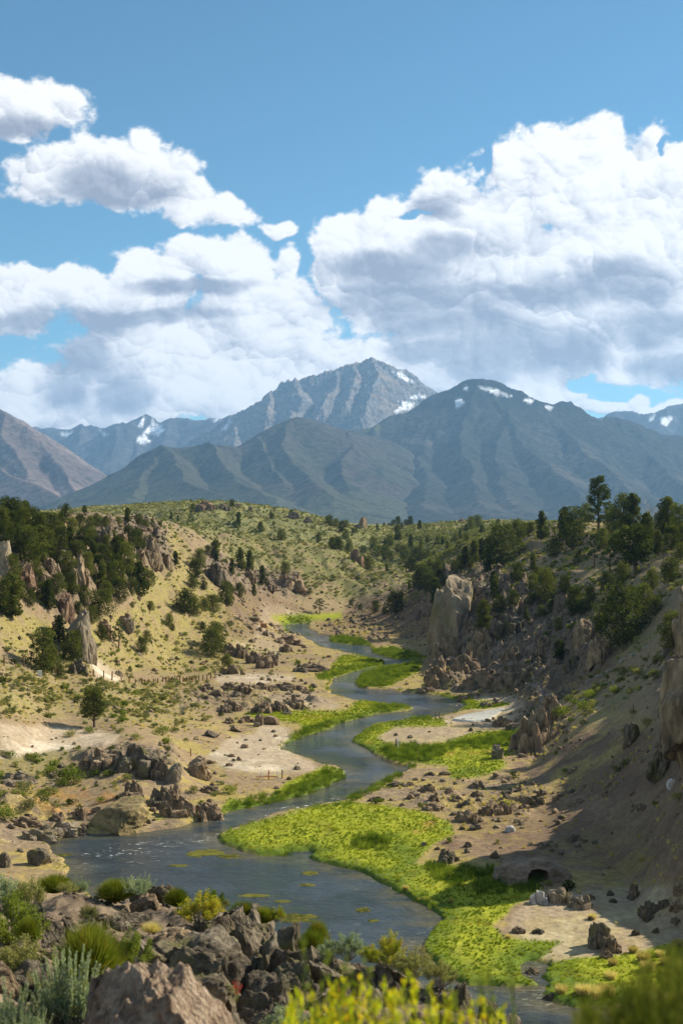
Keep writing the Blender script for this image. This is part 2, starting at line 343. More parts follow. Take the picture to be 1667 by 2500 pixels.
def _fit(p, z, lam=_lam):
    n = len(p); r2 = ((p[:, None] - p[None]) ** 2).sum(-1)
    A = np.zeros((n + 3, n + 3)); A[:n, :n] = _K(r2) + np.diag(lam); A[:n, n] = 1; A[:n, n + 1:] = p; A[n:, :n] = A[:n, n:].T
    return np.linalg.solve(A, np.concatenate([z, np.zeros(3)]))
_W = _fit(_pu, _P[:, 2])
def tps(u, Y):
    a = np.clip(u, -.40, .44) * 3.2; b = np.log(np.clip(Y, 2.0, 1000)); s = np.zeros(a.shape)
    for (pa, pb), w in zip(_pu, _W[:-3]):
        r2 = (a - pa) ** 2 + (b - pb) ** 2; s += w * _K(r2)
    return s + _W[-3] + _W[-2] * a + _W[-1] * b

def wpoly(px_list): return [on_level(*p) for p in px_list]
# masks given as outlines on the photograph, turned into places on the ground --------------------
def in_view(x, Y, z): return x / Y * F + CX, HY - (z - EYE) / Y * F
us = np.concatenate([np.linspace(-.95, -.275, 26)[:-1], np.linspace(-.275, .275, 620), np.linspace(.275, .95, 26)[1:]])
ls = np.concatenate([np.linspace(math.log(1.2), math.log(7), 30)[:-1], np.linspace(math.log(7), math.log(34), 230)[:-1], np.linspace(math.log(34), math.log(74), 40)[:-1],
                     np.linspace(math.log(74), math.log(330), 560)[:-1], np.linspace(math.log(330), math.log(1000), 190)[:-1], np.linspace(math.log(1000), math.log(3200), 14)])
U, LG = np.meshgrid(us, ls); GY = np.exp(LG); GX = U * GY
nv_, nu_ = U.shape
Z0 = tps(U, GY)
far = sst(880, 1500, GY); Z0 = Z0 * (1 - far) + 20 * far
SD = poly_sd(GX, GY, RIVER)           # metres to the water's edge
SD = SD + (.55 * fbm(GX / 3.0, GY / 3.0, 3, 301) + .9 * fbm(GX / 9, GY / 9, 2, 302)) * sst(60, 75, GY)
PXg, PYg = in_view(GX, GY, Z0)
wob = 14 * fbm(GX / 7, GY / 7, 3, 5) + 5 * fbm(GX / 1.6, GY / 1.6, 2, 6)
def region(poly, soft=10, y0=0, y1=1e9, wobble=1.0):
    k = 110.0 / np.clip(GY, 60, 500) 
    sd = poly_sd(PXg, PYg, poly) + wob * wobble * np.clip(k, .3, 1.4)
    return sst(soft, -soft, sd) * ((GY > y0) & (GY < y1))
# rocky ground: cliffs, spurs and crags
ROCK = np.zeros_like(Z0)
for poly, y0, y1, s in [
  ([(0,1290),(60,1300),(150,1335),(250,1290),(330,1275),(400,1300),(420,1400),(380,1400),(300,1350),(290,1400),(230,1440),(200,1480),(150,1520),(100,1470),(60,1400),(0,1400)], 200, 420, 1.0),
  ([(480,1375),(530,1370),(600,1400),(680,1400),(760,1440),(740,1460),(650,1450),(560,1445),(500,1420)], 300, 480, .8),
  ([(1060,1400),(1150,1390),(1300,1440),(1430,1490),(1500,1560),(1480,1660),(1380,1640),(1340,1690),(1180,1700),(1040,1690),(1050,1600),(1070,1530)], 200, 420, 1.0),
  ([(300,1820),(420,1830),(450,1880),(420,1930),(330,1900),(200,1870),(180,1850)], 120, 200, .7),
  ([(190,1990),(420,1940),(540,1960),(545,1990),(420,2020),(230,2040)], 110, 170, .8),
  ([(0,1940),(120,1960),(230,2020),(120,2060),(0,2050)], 105, 160, .7),
  ([(420,1700),(560,1690),(760,1690),(800,1720),(700,1750),(560,1740),(440,1720)], 180, 270, .5),
  ([(900,1920),(1040,1900),(1250,1900),(1330,1930),(1300,2000),(1100,2000),(930,1965)], 120, 170, .5),
  ([(1270,1700),(1340,1690),(1370,1760),(1300,1840),(1260,1840)], 150, 230, .8),
  ([(-200,2150),(450,2150),(650,2200),(900,2330),(1300,2440),(1300,2700),(-200,2700)], 5, 34, .75),
  ([(1600,1560),(1750,1560),(1750,1900),(1600,1850)], 110, 170, .9)]:
    ROCK = np.maximum(ROCK, s * region(poly, 22, y0, y1))
bank = np.clip(SD, 0, 60)
d1, v1, e1 = vor(GX / 5.5 + .4 * fbm(GX / 6, GY / 6, 2, 8), GY / 5.5 + .4 * fbm(GX / 6, GY / 6, 2, 9), 3)
d2, v2, e2 = vor(GX / 1.9, GY / 1.9, 4)
crag = (v1 - .35) * 3.0 * sst(0, .22, e1 - d1) + (v2 - .4) * 1.1 * sst(0, .2, e2 - d2) + 1.2 * fbm(GX / 2.6, GY / 2.6, 4, 12, .55, ridged=True)
amp_far = np.clip(GY / 200, .12, 1.7)
Z = Z0 + ROCK * crag * np.clip(GY / 210, .16, 1.25) * sst(1.5, 9, bank) * (.12 + .88 * sst(40, 80, GY))
slope_ok = sst(4, 20, bank)
Z += slope_ok * (.35 * fbm(GX / 14, GY / 14, 4, 21) * amp_far + .10 * fbm(GX / 2.2, GY / 2.2, 3, 22)) 
Z += slope_ok * .9 * amp_far * fbm(GX / 9 + GY / 40, GY / 34, 3, 24, .5, ridged=True) * sst(2, 9, Z)
Z += slope_ok * sst(300, 480, GY) * 1.6 * fbm(GX / 45, GY / 60, 3, 23)
# the creek's bed and its low banks
zb = .22 + .05 * np.clip(SD, 0, 10) + .10 * fbm(GX / 1.3, GY / 1.3, 3, 31)
t = sst(.3, 7.5, SD); Z = np.where(SD > 0, zb * (1 - t) + np.maximum(Z, zb) * t, -.1 - .5 * sst(0, 1.6, -SD))
Z = np.where((SD > 0) & (SD < .5), -.1 + (Z + .1) * sst(0, .5, SD), Z)
PXg, PYg = in_view(GX, GY, Z)
def ground_at(x, y):
    """height of the ground under world point(s)"""
    u = np.asarray(x) / np.asarray(y); l = np.log(np.asarray(y, float))
    i = np.clip(np.searchsorted(us, u) - 1, 0, nu_ - 2); j = np.clip(np.searchsorted(ls, l) - 1, 0, nv_ - 2)
    a = np.clip((u - us[i]) / (us[i + 1] - us[i]), 0, 1); b = np.clip((l - ls[j]) / (ls[j + 1] - ls[j]), 0, 1)
    return (Z[j, i] * (1 - a) + Z[j, i + 1] * a) * (1 - b) + (Z[j + 1, i] * (1 - a) + Z[j + 1, i + 1] * a) * b
_Ys = np.exp(np.arange(math.log(3), math.log(1100), .0015))
def spot(px, py, y0=3, y1=1100):
    """where the sight line through (px, py) first meets the ground between the distances y0 and y1"""
    u = (px - CX) / F; s = _Ys[(_Ys > y0) & (_Ys < y1)]
    g = ground_at(u * s, s); r = EYE - (py - HY) / F * s
    k = np.nonzero(g >= r)[0]
    if not len(k): k = [int(np.argmin(r - g))]
    Y = s[k[0]]; return float(u * Y), float(Y), float(g[k[0]])

# ---- ground cover ----------------------------------------------------------------
MEADOW = np.zeros_like(Z)
for poly, y0, y1 in [
  ([(530,2052),(536,2038),(620,2006),(700,1985),(834,1958),(870,1962),(960,1968),(1040,1985),(1100,2010),(1110,2035),(1060,2060),(1010,2110),(1130,2110),(1300,2150),(1330,2180),(1250,2210),(1240,2230),(1200,2260),(1230,2290),(1370,2300),(1330,2330),(1290,2350),(1262,2356),(1272,2376),(1310,2404),(1173,2410),(1100,2400),(1034,2322),(1036,2293),(1048,2266),(1072,2250),(1070,2237),(966,2186),(834,2121),(735,2092),(640,2092)], 70, 160),
  ([(1262,2350),(1335,2357),(1400,2340),(1500,2335),(1600,2310),(1667,2300),(1750,2300),(1750,2430),(1600,2420),(1520,2450),(1407,2462),(1327,2426)], 60, 110),
  ([(690,1830),(700,1810),(740,1780),(730,1765),(640,1760),(600,1740),(700,1738),(850,1735),(870,1712),(940,1710),(1008,1729),(913,1745),(833,1765),(798,1780),(729,1806)], 170, 240),
  ([(532,1985),(560,1950),(640,1960),(700,1910),(800,1870),(842,1884),(836,1905),(745,1944),(665,1963),(585,1980)], 130, 190),
  ([(857,1810),(855,1796),(880,1780),(960,1758),(1080,1756),(1090,1772),(960,1775),(920,1800),(960,1825),(1060,1820),(1150,1790),(1270,1780),(1275,1800),(1270,1830),(1220,1850),(1240,1870),(1190,1890),(1130,1905),(1100,1900),(1090,1870),(1010,1860),(940,1850),(902,1834)], 150, 240),
  ([(1062,1697),(1110,1702),(1140,1700),(1160,1712),(1240,1718),(1260,1730),(1200,1745),(1130,1737),(1134,1724),(1120,1712)], 210, 260),
  ([(700,1545),(690,1525),(660,1505),(720,1500),(833,1495),(833,1512),(760,1515),(700,1527)], 360, 440),
  ([(806,1573),(800,1560),(830,1553),(880,1560),(905,1575),(890,1580)], 320, 420), ([(905,1590),(940,1580),(1010,1590),(1040,1605),(1010,1613),(960,1610)], 290, 350),
  ([(870,1650),(900,1630),(990,1612),(1030,1618),(1020,1640),(960,1668),(940,1685),(878,1680)], 240, 320),
  ([(833,1600),(900,1604),(944,1618),(900,1634),(850,1644),(790,1660),(760,1668),(800,1640)], 250, 320),
  ([(640,2085),(500,1990),(440,1985),(380,2000),(500,1970)], 120, 150)]:
    MEADOW = np.maximum(MEADOW, region(poly, 6, y0, y1, .45))
BARE = np.zeros_like(Z)     # pale trodden clay and sinter
for poly, y0, y1, s in [
  ([(500,1850),(560,1800),(620,1790),(640,1760),(700,1775),(720,1800),(690,1825),(760,1862),(780,1880),(640,1890),(560,1880)], 140, 200, .9),
  ([(525,1648),(620,1645),(720,1650),(720,1662),(640,1672),(530,1668)], 220, 270, 1.0),
  ([(640,1690),(760,1690),(830,1720),(820,1735),(700,1730),(620,1700)], 190, 260, .6),
  ([(0,1765),(80,1775),(180,1775),(290,1795),(280,1820),(120,1835),(0,1850)], 130, 180, .95),
  ([(215,1615),(240,1610),(290,1645),(300,1660),(240,1660)], 180, 260, 1.0),
  ([(890,1790),(960,1775),(1090,1768),(1170,1785),(1120,1805),(1000,1820),(930,1812)], 170, 220, .55),
  ([(1120,1700),(1200,1695),(1270,1700),(1300,1720),(1240,1745),(1160,1735)], 200, 260, .9),
  ([(1060,1755),(1200,1740),(1290,1735),(1300,1790),(1180,1780),(1090,1770)], 180, 230, .7),
  ([(1250,2230),(1330,2180),(1420,2170),(1667,2160),(1750,2300),(1600,2330),(1450,2350),(1330,2340),(1240,2270)], 80, 120, .55),
  ([(640,1470),(760,1500),(680,1600),(560,1600),(520,1580),(620,1560)], 240, 420, .35)]:
    BARE = np.maximum(BARE, s * region(poly, 8, y0, y1, .7))
SCREE = np.zeros_like(Z)    # pinkish brown scree
for poly, y0, y1, s in [
  ([(780,1530),(860,1480),(1000,1430),(1060,1440),(1060,1540),(1000,1560),(900,1570),(800,1550)], 300, 460, 1.0),
  ([(1230,1830),(1330,1760),(1500,1790),(1667,1780),(1800,1800),(1800,2200),(1560,2150),(1300,2120),(1040,2080),(1100,1980),(1270,1900)], 90, 190, .95),
  ([(1200,1700),(1300,1560),(1500,1560),(1500,1640),(1350,1700)], 190, 260, .8),
  ([(560,1440),(640,1430),(760,1490),(700,1560),(540,1560)], 280, 420, .6)]:
    SCREE = np.maximum(SCREE, s * region(poly, 14, y0, y1))
ORANGE = np.zeros_like(Z)
for poly, y0, y1 in [([(1000,2022),(1070,1995),(1080,1995),(1060,2022),(1090,2030),(1010,2034)], 110, 140), ([(1040,1828),(1100,1836),(1200,1830),(1200,1838),(1090,1846)], 160, 190),
  ([(120,1920),(260,1930),(330,1960),(260,1990),(120,1985),(60,1960)], 120, 150), ([(1150,2160),(1200,2158),(1210,2168),(1160,2170)], 90, 120), ([(700,1748),(800,1742),(830,1750),(760,1758)], 180, 220)]:
    ORANGE = np.maximum(ORANGE, region(poly, 5, y0, y1, .5))
GRASSY = np.maximum(region([(0,1480),(150,1530),(330,1480),(360,1300),(420,1290),(640,1600),(560,1640),(300,1640),(0,1640)], 14, 200, 420), 0)
GRASSY = np.maximum(GRASSY, .8 * region([(0,1640),(300,1660),(480,1700),(460,1780),(250,1760),(0,1740)], 14, 150, 260))
HILLS = sst(430, 470, GY)

def C(*a): return np.array(a)
GULL = fbm(GX / 7 + GY / 30, GY / 30, 4, 55, .55, ridged=True)
n1 = fbm(GX / 9, GY / 9, 4, 51); n2 = fbm(GX / 2.1, GY / 2.1, 4, 52); n3 = fbm(GX / .6, GY / .6, 2, 53)
def lay(col, c, m): return col * (1 - m[..., None]) + c * m[..., None]
col = np.ones(Z.shape + (3,)) * C(.25, .185, .105)
col = lay(col, C(.30, .24, .15), sst(.0, .5, n1) * .6)
col = lay(col, C(.17, .16, .055), sst(-.1, .45, n1 + .4 * n2) * .7)
col = lay(col, C(.26, .225, .07), GRASSY * sst(-.45, .25, n2) * .85)
col = lay(col, C(.165, .165, .055), HILLS * sst(-.6, .1, n2 + n1) * .9)
col = lay(col, C(.155, .175, .065), sst(580, 640, GY) * .65 * sst(.5, -.3, n1)); col = lay(col, C(.20, .135, .088), SCREE * (.75 + .25 * n1))
col = lay(col, C(.115, .078, .052), SCREE * sst(.0, .5, n2) * .7)
col = lay(col, C(.12, .08, .05), SCREE * sst(.1, .6, GULL) * .55); col = lay(col, C(.33, .26, .09), region([(1290,1830),(1400,1740),(1560,1740),(1600,1760),(1500,1850),(1330,1930),(1260,1940)], 16, 110, 190) * sst(-.3, .3, n2 + n1) * .8)
col = lay(col, C(.42, .345, .245), BARE * (.8 + .2 * n2))
col = lay(col, C(.60, .525, .41), BARE * sst(.05, .5, n1 + n2 * .5) * .8)
rockc = lay(np.ones(Z.shape + (3,)) * C(.205, .155, .105), C(.34, .27, .19), sst(-.1, .5, n2)); rockc = lay(rockc, C(.10, .078, .055), sst(.1, .5, n3 + .4 * n1))
col = lay(col, rockc, np.clip(ROCK * 1.3, 0, 1))
floor_dry = sst(30, 4, SD) * (1 - MEADOW) * sst(3.5, 1.5, Z) * (GY > 75)
col = lay(col, C(.35, .275, .075), floor_dry * sst(-.2, .3, n2 + n1) * .75 * (1 - BARE))
mead = lay(np.ones(Z.shape + (3,)) * C(.25, .28, .014), C(.13, .18, .012), sst(0, .5, n1 + .5 * n2)); mead = lay(mead, C(.33, .32, .04), sst(.15, .6, n2 - .5 * n1) * .7)
col = lay(col, mead, MEADOW)
edge = MEADOW * sst(3.0, .2, SD)
col = lay(col, C(.06, .115, .012), edge * .8)
col = lay(col, C(.36, .17, .06), ORANGE * .6 * sst(-.3, .3, n2))
col = lay(col, C(.055, .05, .035), sst(.12, -.1, SD) * (GY > 60))
near = sst(60, 36, GY)
nearc = lay(np.ones(Z.shape + (3,)) * C(.20, .152, .10), C(.085, .064, .045), sst(-.1, .4, fbm(GX / .8, GY / .8, 4, 61)))
col = lay(col, nearc, near)
Z += MEADOW * sst(.5, 1.5, SD) * (.16 * fbm(GX / 1.6, GY / 1.6, 3, 71) + .22 * np.clip(fbm(GX / 5, GY / 5, 2, 72), 0, 1))
Z += near * (-.25 + .16 * fbm(GX / .9, GY / 1.1, 3, 62, .5, ridged=True))
gm, (N, L, M, VM, SS, MIX, NOISE), out = material('ground')
at = N('ShaderNodeAttribute', attribute_name='Col'); gp = N('ShaderNodeNewGeometry'); P = gp.outputs['Position']
cd = N('ShaderNodeAttribute', attribute_name='coarse')
b1 = NOISE(P, 2.2, 6, .65); b2 = NOISE(P, .55, 5, .6)
cc = MIX(1.0, at.outputs['Color'], MIX(b1, (.25, .25, .25), (1.7, 1.7, 1.7)), 'MULTIPLY')
cc = MIX(1.0, cc, MIX(b2, (.72, .72, .74), (1.28, 1.27, 1.24)), 'MULTIPLY')
bs = N('ShaderNodeBsdfPrincipled'); L(cc, bs.inputs['Base Color']); bs.inputs['Roughness'].default_value = .95; bs.inputs['Specular IOR Level'].default_value = .15
bp = N('ShaderNodeBump'); bp.inputs['Strength'].default_value = .85; L(M('MULTIPLY', cd.outputs['Fac'], 1.0), bp.inputs['Distance'])
L(M('ADD', M('MULTIPLY', b1, .7), b2), bp.inputs['Height']); L(bp.outputs[0], bs.inputs['Normal']); L(bs.outputs[0], out.inputs[0])
coarse = (.10 + .30 * ROCK + .1 * SCREE) * np.clip(GY / 150, .25, 3)
co = np.stack([GX, GY, Z], -1)
tag(link('ground', grid_mesh('ground', co, nu_, nv_, None, [gm], {'Col': np.clip(col, .01, .9).reshape(-1, 3), 'coarse': coarse.ravel()})), kind='structure')

# ---- plain beyond and behind ---------------------------------------------------------
pco = np.array([(-8500, -1300, 24.6), (8500, -1300, 24.6), (8500, 1.3, 24.6), (-8500, 1.3, 24.6)], float)
pm, (N, L, M, VM, SS, MIX, NOISE), out = material('sage_plain')
gp = N('ShaderNodeNewGeometry'); bs = N('ShaderNodeBsdfDiffuse')
L(MIX(NOISE(gp.outputs['Position'], .02, 6, .6), (.10, .10, .05), (.28, .24, .14)), bs.inputs[0]); L(bs.outputs[0], out.inputs[0])
tag(link('ground_behind', raw_mesh('ground_behind', pco, [(0, 1, 2, 3)], [pm])), kind='structure')
PA, PB = 3150, 9000
pco = np.array([(-PA*.93, PA, 19.9), (PA*.93, PA, 19.9), (PB * .95, 15500, 19.9), (-PB * .95, 15500, 19.9)], float)
tag(link('plain', raw_mesh('plain', pco, [(0, 1, 2, 3)], [pm])), kind='structure')

# ---- creek ---------------------------------------------------------------------------
wm, (N, L, M, VM, SS, MIX, NOISE), out = material('creek_water')
gp = N('ShaderNodeNewGeometry'); P = gp.outputs['Position']
fo = N('ShaderNodeAttribute', attribute_name='rapid'); tl = N('ShaderNodeAttribute', attribute_name='pool'); sh_ = N('ShaderNodeAttribute', attribute_name='shallow')
mp = N('ShaderNodeMapping'); L(P, mp.inputs[0]); mp.inputs['Rotation'].default_value = (0, 0, -.25); mp.inputs['Scale'].default_value = (.55, 1.25, 1)
w1 = NOISE(mp.outputs[0], 2.4, 5, .62, dist=.6); w2 = NOISE(mp.outputs[0], .45, 3, .5, dist=.5); w3 = NOISE(P, .10, 3, .5)
bs = N('ShaderNodeBsdfPrincipled')
deep = MIX(w3, (.014, .024, .034), (.055, .075, .085)); deep = MIX(M('MULTIPLY', sh_.outputs['Fac'], SS(w2, .3, .6)), deep, (.11, .10, .055)); deep = MIX(tl.outputs['Fac'], deep, (.60, .60, .52))
foam = M('MULTIPLY', SS(M('ADD', w1, M('MULTIPLY', M('SUBTRACT', w2, .5), .35)), .60, .70), SS(fo.outputs['Fac'], .32, .9), clamp=True)
L(MIX(foam, deep, (.72, .74, .74)), bs.inputs['Base Color']); L(M('MAXIMUM', SS(foam, 0, 1, 0, .8), SS(w3, .4, .6, .05, .22)), bs.inputs['Roughness'])
bs.inputs['IOR'].default_value = 1.33; bs.inputs['Specular IOR Level'].default_value = .5
bp = N('ShaderNodeBump'); bp.inputs['Strength'].default_value = 1; L(SS(fo.outputs['Fac'], 0, .6, .24, .50, 'LINEAR'), bp.inputs['Distance'])
L(M('ADD', M('MULTIPLY', w1, 1.0), M('MULTIPLY', w2, 1.6)), bp.inputs['Height']); L(bp.outputs[0], bs.inputs['Normal']); L(bs.outputs[0], out.inputs[0])
s = 2; wU = U[::s, ::s]; wY = GY[::s, ::s]; wX = GX[::s, ::s]; wS = SD[::s, ::s]
wq = np.minimum.reduce([wS[:-1, :-1], wS[1:, :-1], wS[:-1, 1:], wS[1:, 1:]]) < 1.0
wpx, wpy = in_view(wX, wY, 0)
def wreg(poly, soft=14): return sst(soft, -soft, poly_sd(wpx, wpy, poly))
rapid = np.maximum.reduce([wreg([(560,2030),(640,1995),(780,1960),(830,1950),(830,1965),(660,2000),(560,2045),(420,2075),(250,2105),(170,2085),(300,2050),(420,2040)], 16) * .85,
   wreg([(200,2070),(440,2040),(420,2110),(250,2150),(170,2120)], 18) * .55, wreg([(700,1540),(790,1555),(800,1580),(720,1560)], 6) * .9,
   wreg([(880,1860),(920,1862),(915,1872),(880,1870)], 6) * .8, wreg([(600,1985),(780,1950),(830,1940),(830,1962),(650,1996)], 6), wreg([(1250,2360),(1340,2360),(1330,2440),(1260,2490),(1400,2500),(1250,2560)], 14) * .55,
   wreg([(770,1700),(900,1690),(1060,1700),(900,1712)], 8) * .35])
rapid = np.maximum(rapid, .30 * sst(118, 150, wY))
wco = np.stack([wX, wY, np.zeros_like(wX)], -1)
tag(link('creek', grid_mesh('creek', wco, wX.shape[1], wX.shape[0], wq, [wm], {'rapid': rapid.ravel(), 'pool': np.zeros(rapid.size), 'shallow': sst(-3.2, -.2, wS).ravel()})), kind='structure')
# hot pool on the right bank
pp = wpoly([(1105,1770),(1140,1758),(1190,1750),(1230,1742),(1225,1750),(1205,1762),(1190,1772),(1150,1776)])
cx_, cy_ = np.mean(pp, 0); pz = float(ground_at(np.array([p[0] for p in pp]), np.array([p[1] for p in pp])).max()) + .06
n = len(pp); ppc = np.array([(x, y, pz) for x, y in pp] + [(cx_, cy_, pz)] + [(cx_ + (x - cx_) * 1.06, cy_ + (y - cy_) * 1.06, pz - .5) for x, y in pp])
f = [(i, (i + 1) % n, n) for i in range(n)] + [(i, n + 1 + i, n + 1 + (i + 1) % n) for i in range(n)] + [(i, n + 1 + (i + 1) % n, (i + 1) % n) for i in range(n)]
tag(link('hot_spring_pool', raw_mesh('hot_spring_pool', ppc, f, [wm], {'rapid': np.zeros(len(ppc)), 'pool': np.ones(len(ppc))}, smooth=False)), kind='structure')

# =============================================================================
# mountains: tents over traced ridge lines, broken up by erosion noise
# =============================================================================
def ridge_tent(X, Y, ridges, base, slope, warp=0):
    """highest of the ridges' flanks; every ridge is a list of (px, py, distance)"""
    Hh = np.full(X.shape, -1e9)
    for R in ridges:
        k = 1.0
        if isinstance(R, tuple): R, k = R
        pts = [wp(*p) for p in R]
        for (ax, ay, az_), (bx, by, bz) in zip(pts[:-1], pts[1:]):
            ex, ey = bx - ax, by - ay; t = np.clip(((X - ax) * ex + (Y - ay) * ey) / (ex * ex + ey * ey), 0, 1)
            d = np.hypot(X - ax - ex * t, Y - ay - ey * t)
            Hh = np.maximum(Hh, az_ + (bz - az_) * t - slope * k * d)
    return Hh
mm, (N, L, M, VM, SS, MIX, NOISE), out = material('mountain_ground')
at = N('ShaderNodeAttribute', attribute_name='Col'); gp = N('ShaderNodeNewGeometry'); P = gp.outputs['Position']
b1 = NOISE(P, .035, 6, .7); b2 = NOISE(P, .004, 5, .6)
cc = MIX(1.0, at.outputs['Color'], MIX(SS(b1, .35, .65), (.55, .55, .55), (1.5, 1.5, 1.5)), 'MULTIPLY')
bs = N('ShaderNodeBsdfDiffuse'); L(cc, bs.inputs[0]); bp = N('ShaderNodeBump'); bp.inputs['Strength'].default_value = .8; bp.inputs['Distance'].default_value = 26
L(M('ADD', b1, b2), bp.inputs['Height']); L(bp.outputs[0], bs.inputs[1]); L(bs.outputs[0], out.inputs[0])
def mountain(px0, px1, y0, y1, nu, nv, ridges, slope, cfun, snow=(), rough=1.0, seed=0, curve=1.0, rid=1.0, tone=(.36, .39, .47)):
    u = np.linspace((px0 - CX) / F, (px1 - CX) / F, nu); l = np.linspace(y0, y1, nv)
    Uu, Yy = np.meshgrid(u, l); X = Uu * Yy
    w1 = fbm(X / 900, Yy / 900, 4, seed + 1); w2 = fbm(X / 900, Yy / 900, 4, seed + 2)
    H0 = ridge_tent(X + 130 * w1 * rough, Yy + 130 * w2 * rough, ridges, 0, slope)
    top = ridge_tent(X, Yy, ridges, 0, slope)
    hh = np.clip((top - 20) / 700, 0, 1.2)
    gl = fbm(X / 620 + 1.6 * w1, Yy / 900 + w2, 5, seed + 5, .55, ridged=True); g2 = fbm(X / 120, Yy / 150, 4, seed + 7, .55)
    H = H0 + rough * (hh * (34 * (gl - .35) * rid + 8 * g2 + 16 * fbm(X / 60, Yy / 80, 3, seed + 9, .6, ridged=True) * (rid > 1.3)) + 4 * g2)
    H = np.where(H < 120, 20 + (np.maximum(H, -400) - 20) * 1.0, H)
    # gentle aprons at the foot
    H = np.where(H < 260, 20 + np.maximum(0, (np.clip(H, -300, 260) + 300) / 560) ** 2.2 * 240, H)
    px, py = in_view(X, Yy, H)
    c = cfun(X, Yy, H, px, py, gl, g2) * C(*tone)  # tone darkens the mountain's colour to stand in for cloud shadow
    sn = np.zeros_like(H)
    for poly in snow:
        sn = np.maximum(sn, sst(3, -2, poly_sd(px, py, poly) + 8 * fbm(X / 50, Yy / 120, 4, 91, .65)))
    c = lay(c, C(.86, .88, .92), sn)
    me = grid_mesh('mountain', np.stack([X, Yy, H], -1), nu, nv, H[:-1, :-1] > 20.5, [mm], {'Col': np.clip(c, .01, .95).reshape(-1, 3)})
    return tag(link('mountain', me), kind='structure')
def rgb(X, c): return np.ones(X.shape + (3,)) * C(*c)
def c_grey(X, Y, H, px, py, gl, g2):
    c = rgb(X, (.25, .235, .22)); c = lay(c, C(.36, .28, .22), sst(-.1, .4, fbm(X / 500, Y / 500 + H / 200, 4, 13))); c = lay(c, C(.12, .12, .12), sst(.0, .5, fbm(X / 160, Y / 200 + H / 90, 4, 14)) * .7); return c
def c_left(X, Y, H, px, py, gl, g2):
    c = rgb(X, (.24, .19, .165)); st = fbm((X * .8 + H * 1.2) / 130, (Y + H) / 900, 4, 15); c = lay(c, C(.46, .36, .30), sst(0, .4, st)); c = lay(c, C(.08, .09, .07), sst(230, 60, H)); c = lay(c, C(.13, .11, .10), sst(.1, .5, g2)); return c
def c_forest(X, Y, H, px, py, gl, g2):
    sp = fbm(X / 70, Y / 90, 2, 16, .6); sl = fbm(X / 500, Y / 700, 4, 17)
    c = rgb(X, (.10, .10, .07)); c = lay(c, C(.24, .20, .145), sst(-.1, .45, sl + .35 * sp + .15 * gl)); c = lay(c, C(.032, .042, .026), sst(.05, .35, sp + .2 * sl) * .8)
    c = lay(c, C(.045, .055, .035), sst(640, 800, H) * .8)
    mea = sst(14, -10, poly_sd(px, py, [(820,1035),(905,1015),(1000,990),(1020,1000),(960,1020),(1010,1030),(900,1060),(820,1058)]) + 12 * g2); c = lay(c, C(.22, .20, .095), mea); return c
def c_front(X, Y, H, px, py, gl, g2):
    sl = fbm(X / 350, Y / 500, 4, 18)
    c = rgb(X, (.16, .15, .085)); c = lay(c, C(.19, .135, .105), sst(0, .45, sl)); c = lay(c, C(.20, .20, .10), sst(260, 100, H) * .7); c = lay(c, C(.055, .065, .04), sst(.1, .4, g2 + .3 * sl) * .8)
    c = lay(c, C(.20, .15, .13), sst(.4, .7, gl) * sst(250, 500, H) * .5); return c
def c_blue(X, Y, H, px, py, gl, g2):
    c = rgb(X, (.12, .12, .12)); c = lay(c, C(.25, .22, .20), sst(0, .4, g2 + .3 * gl)); return c
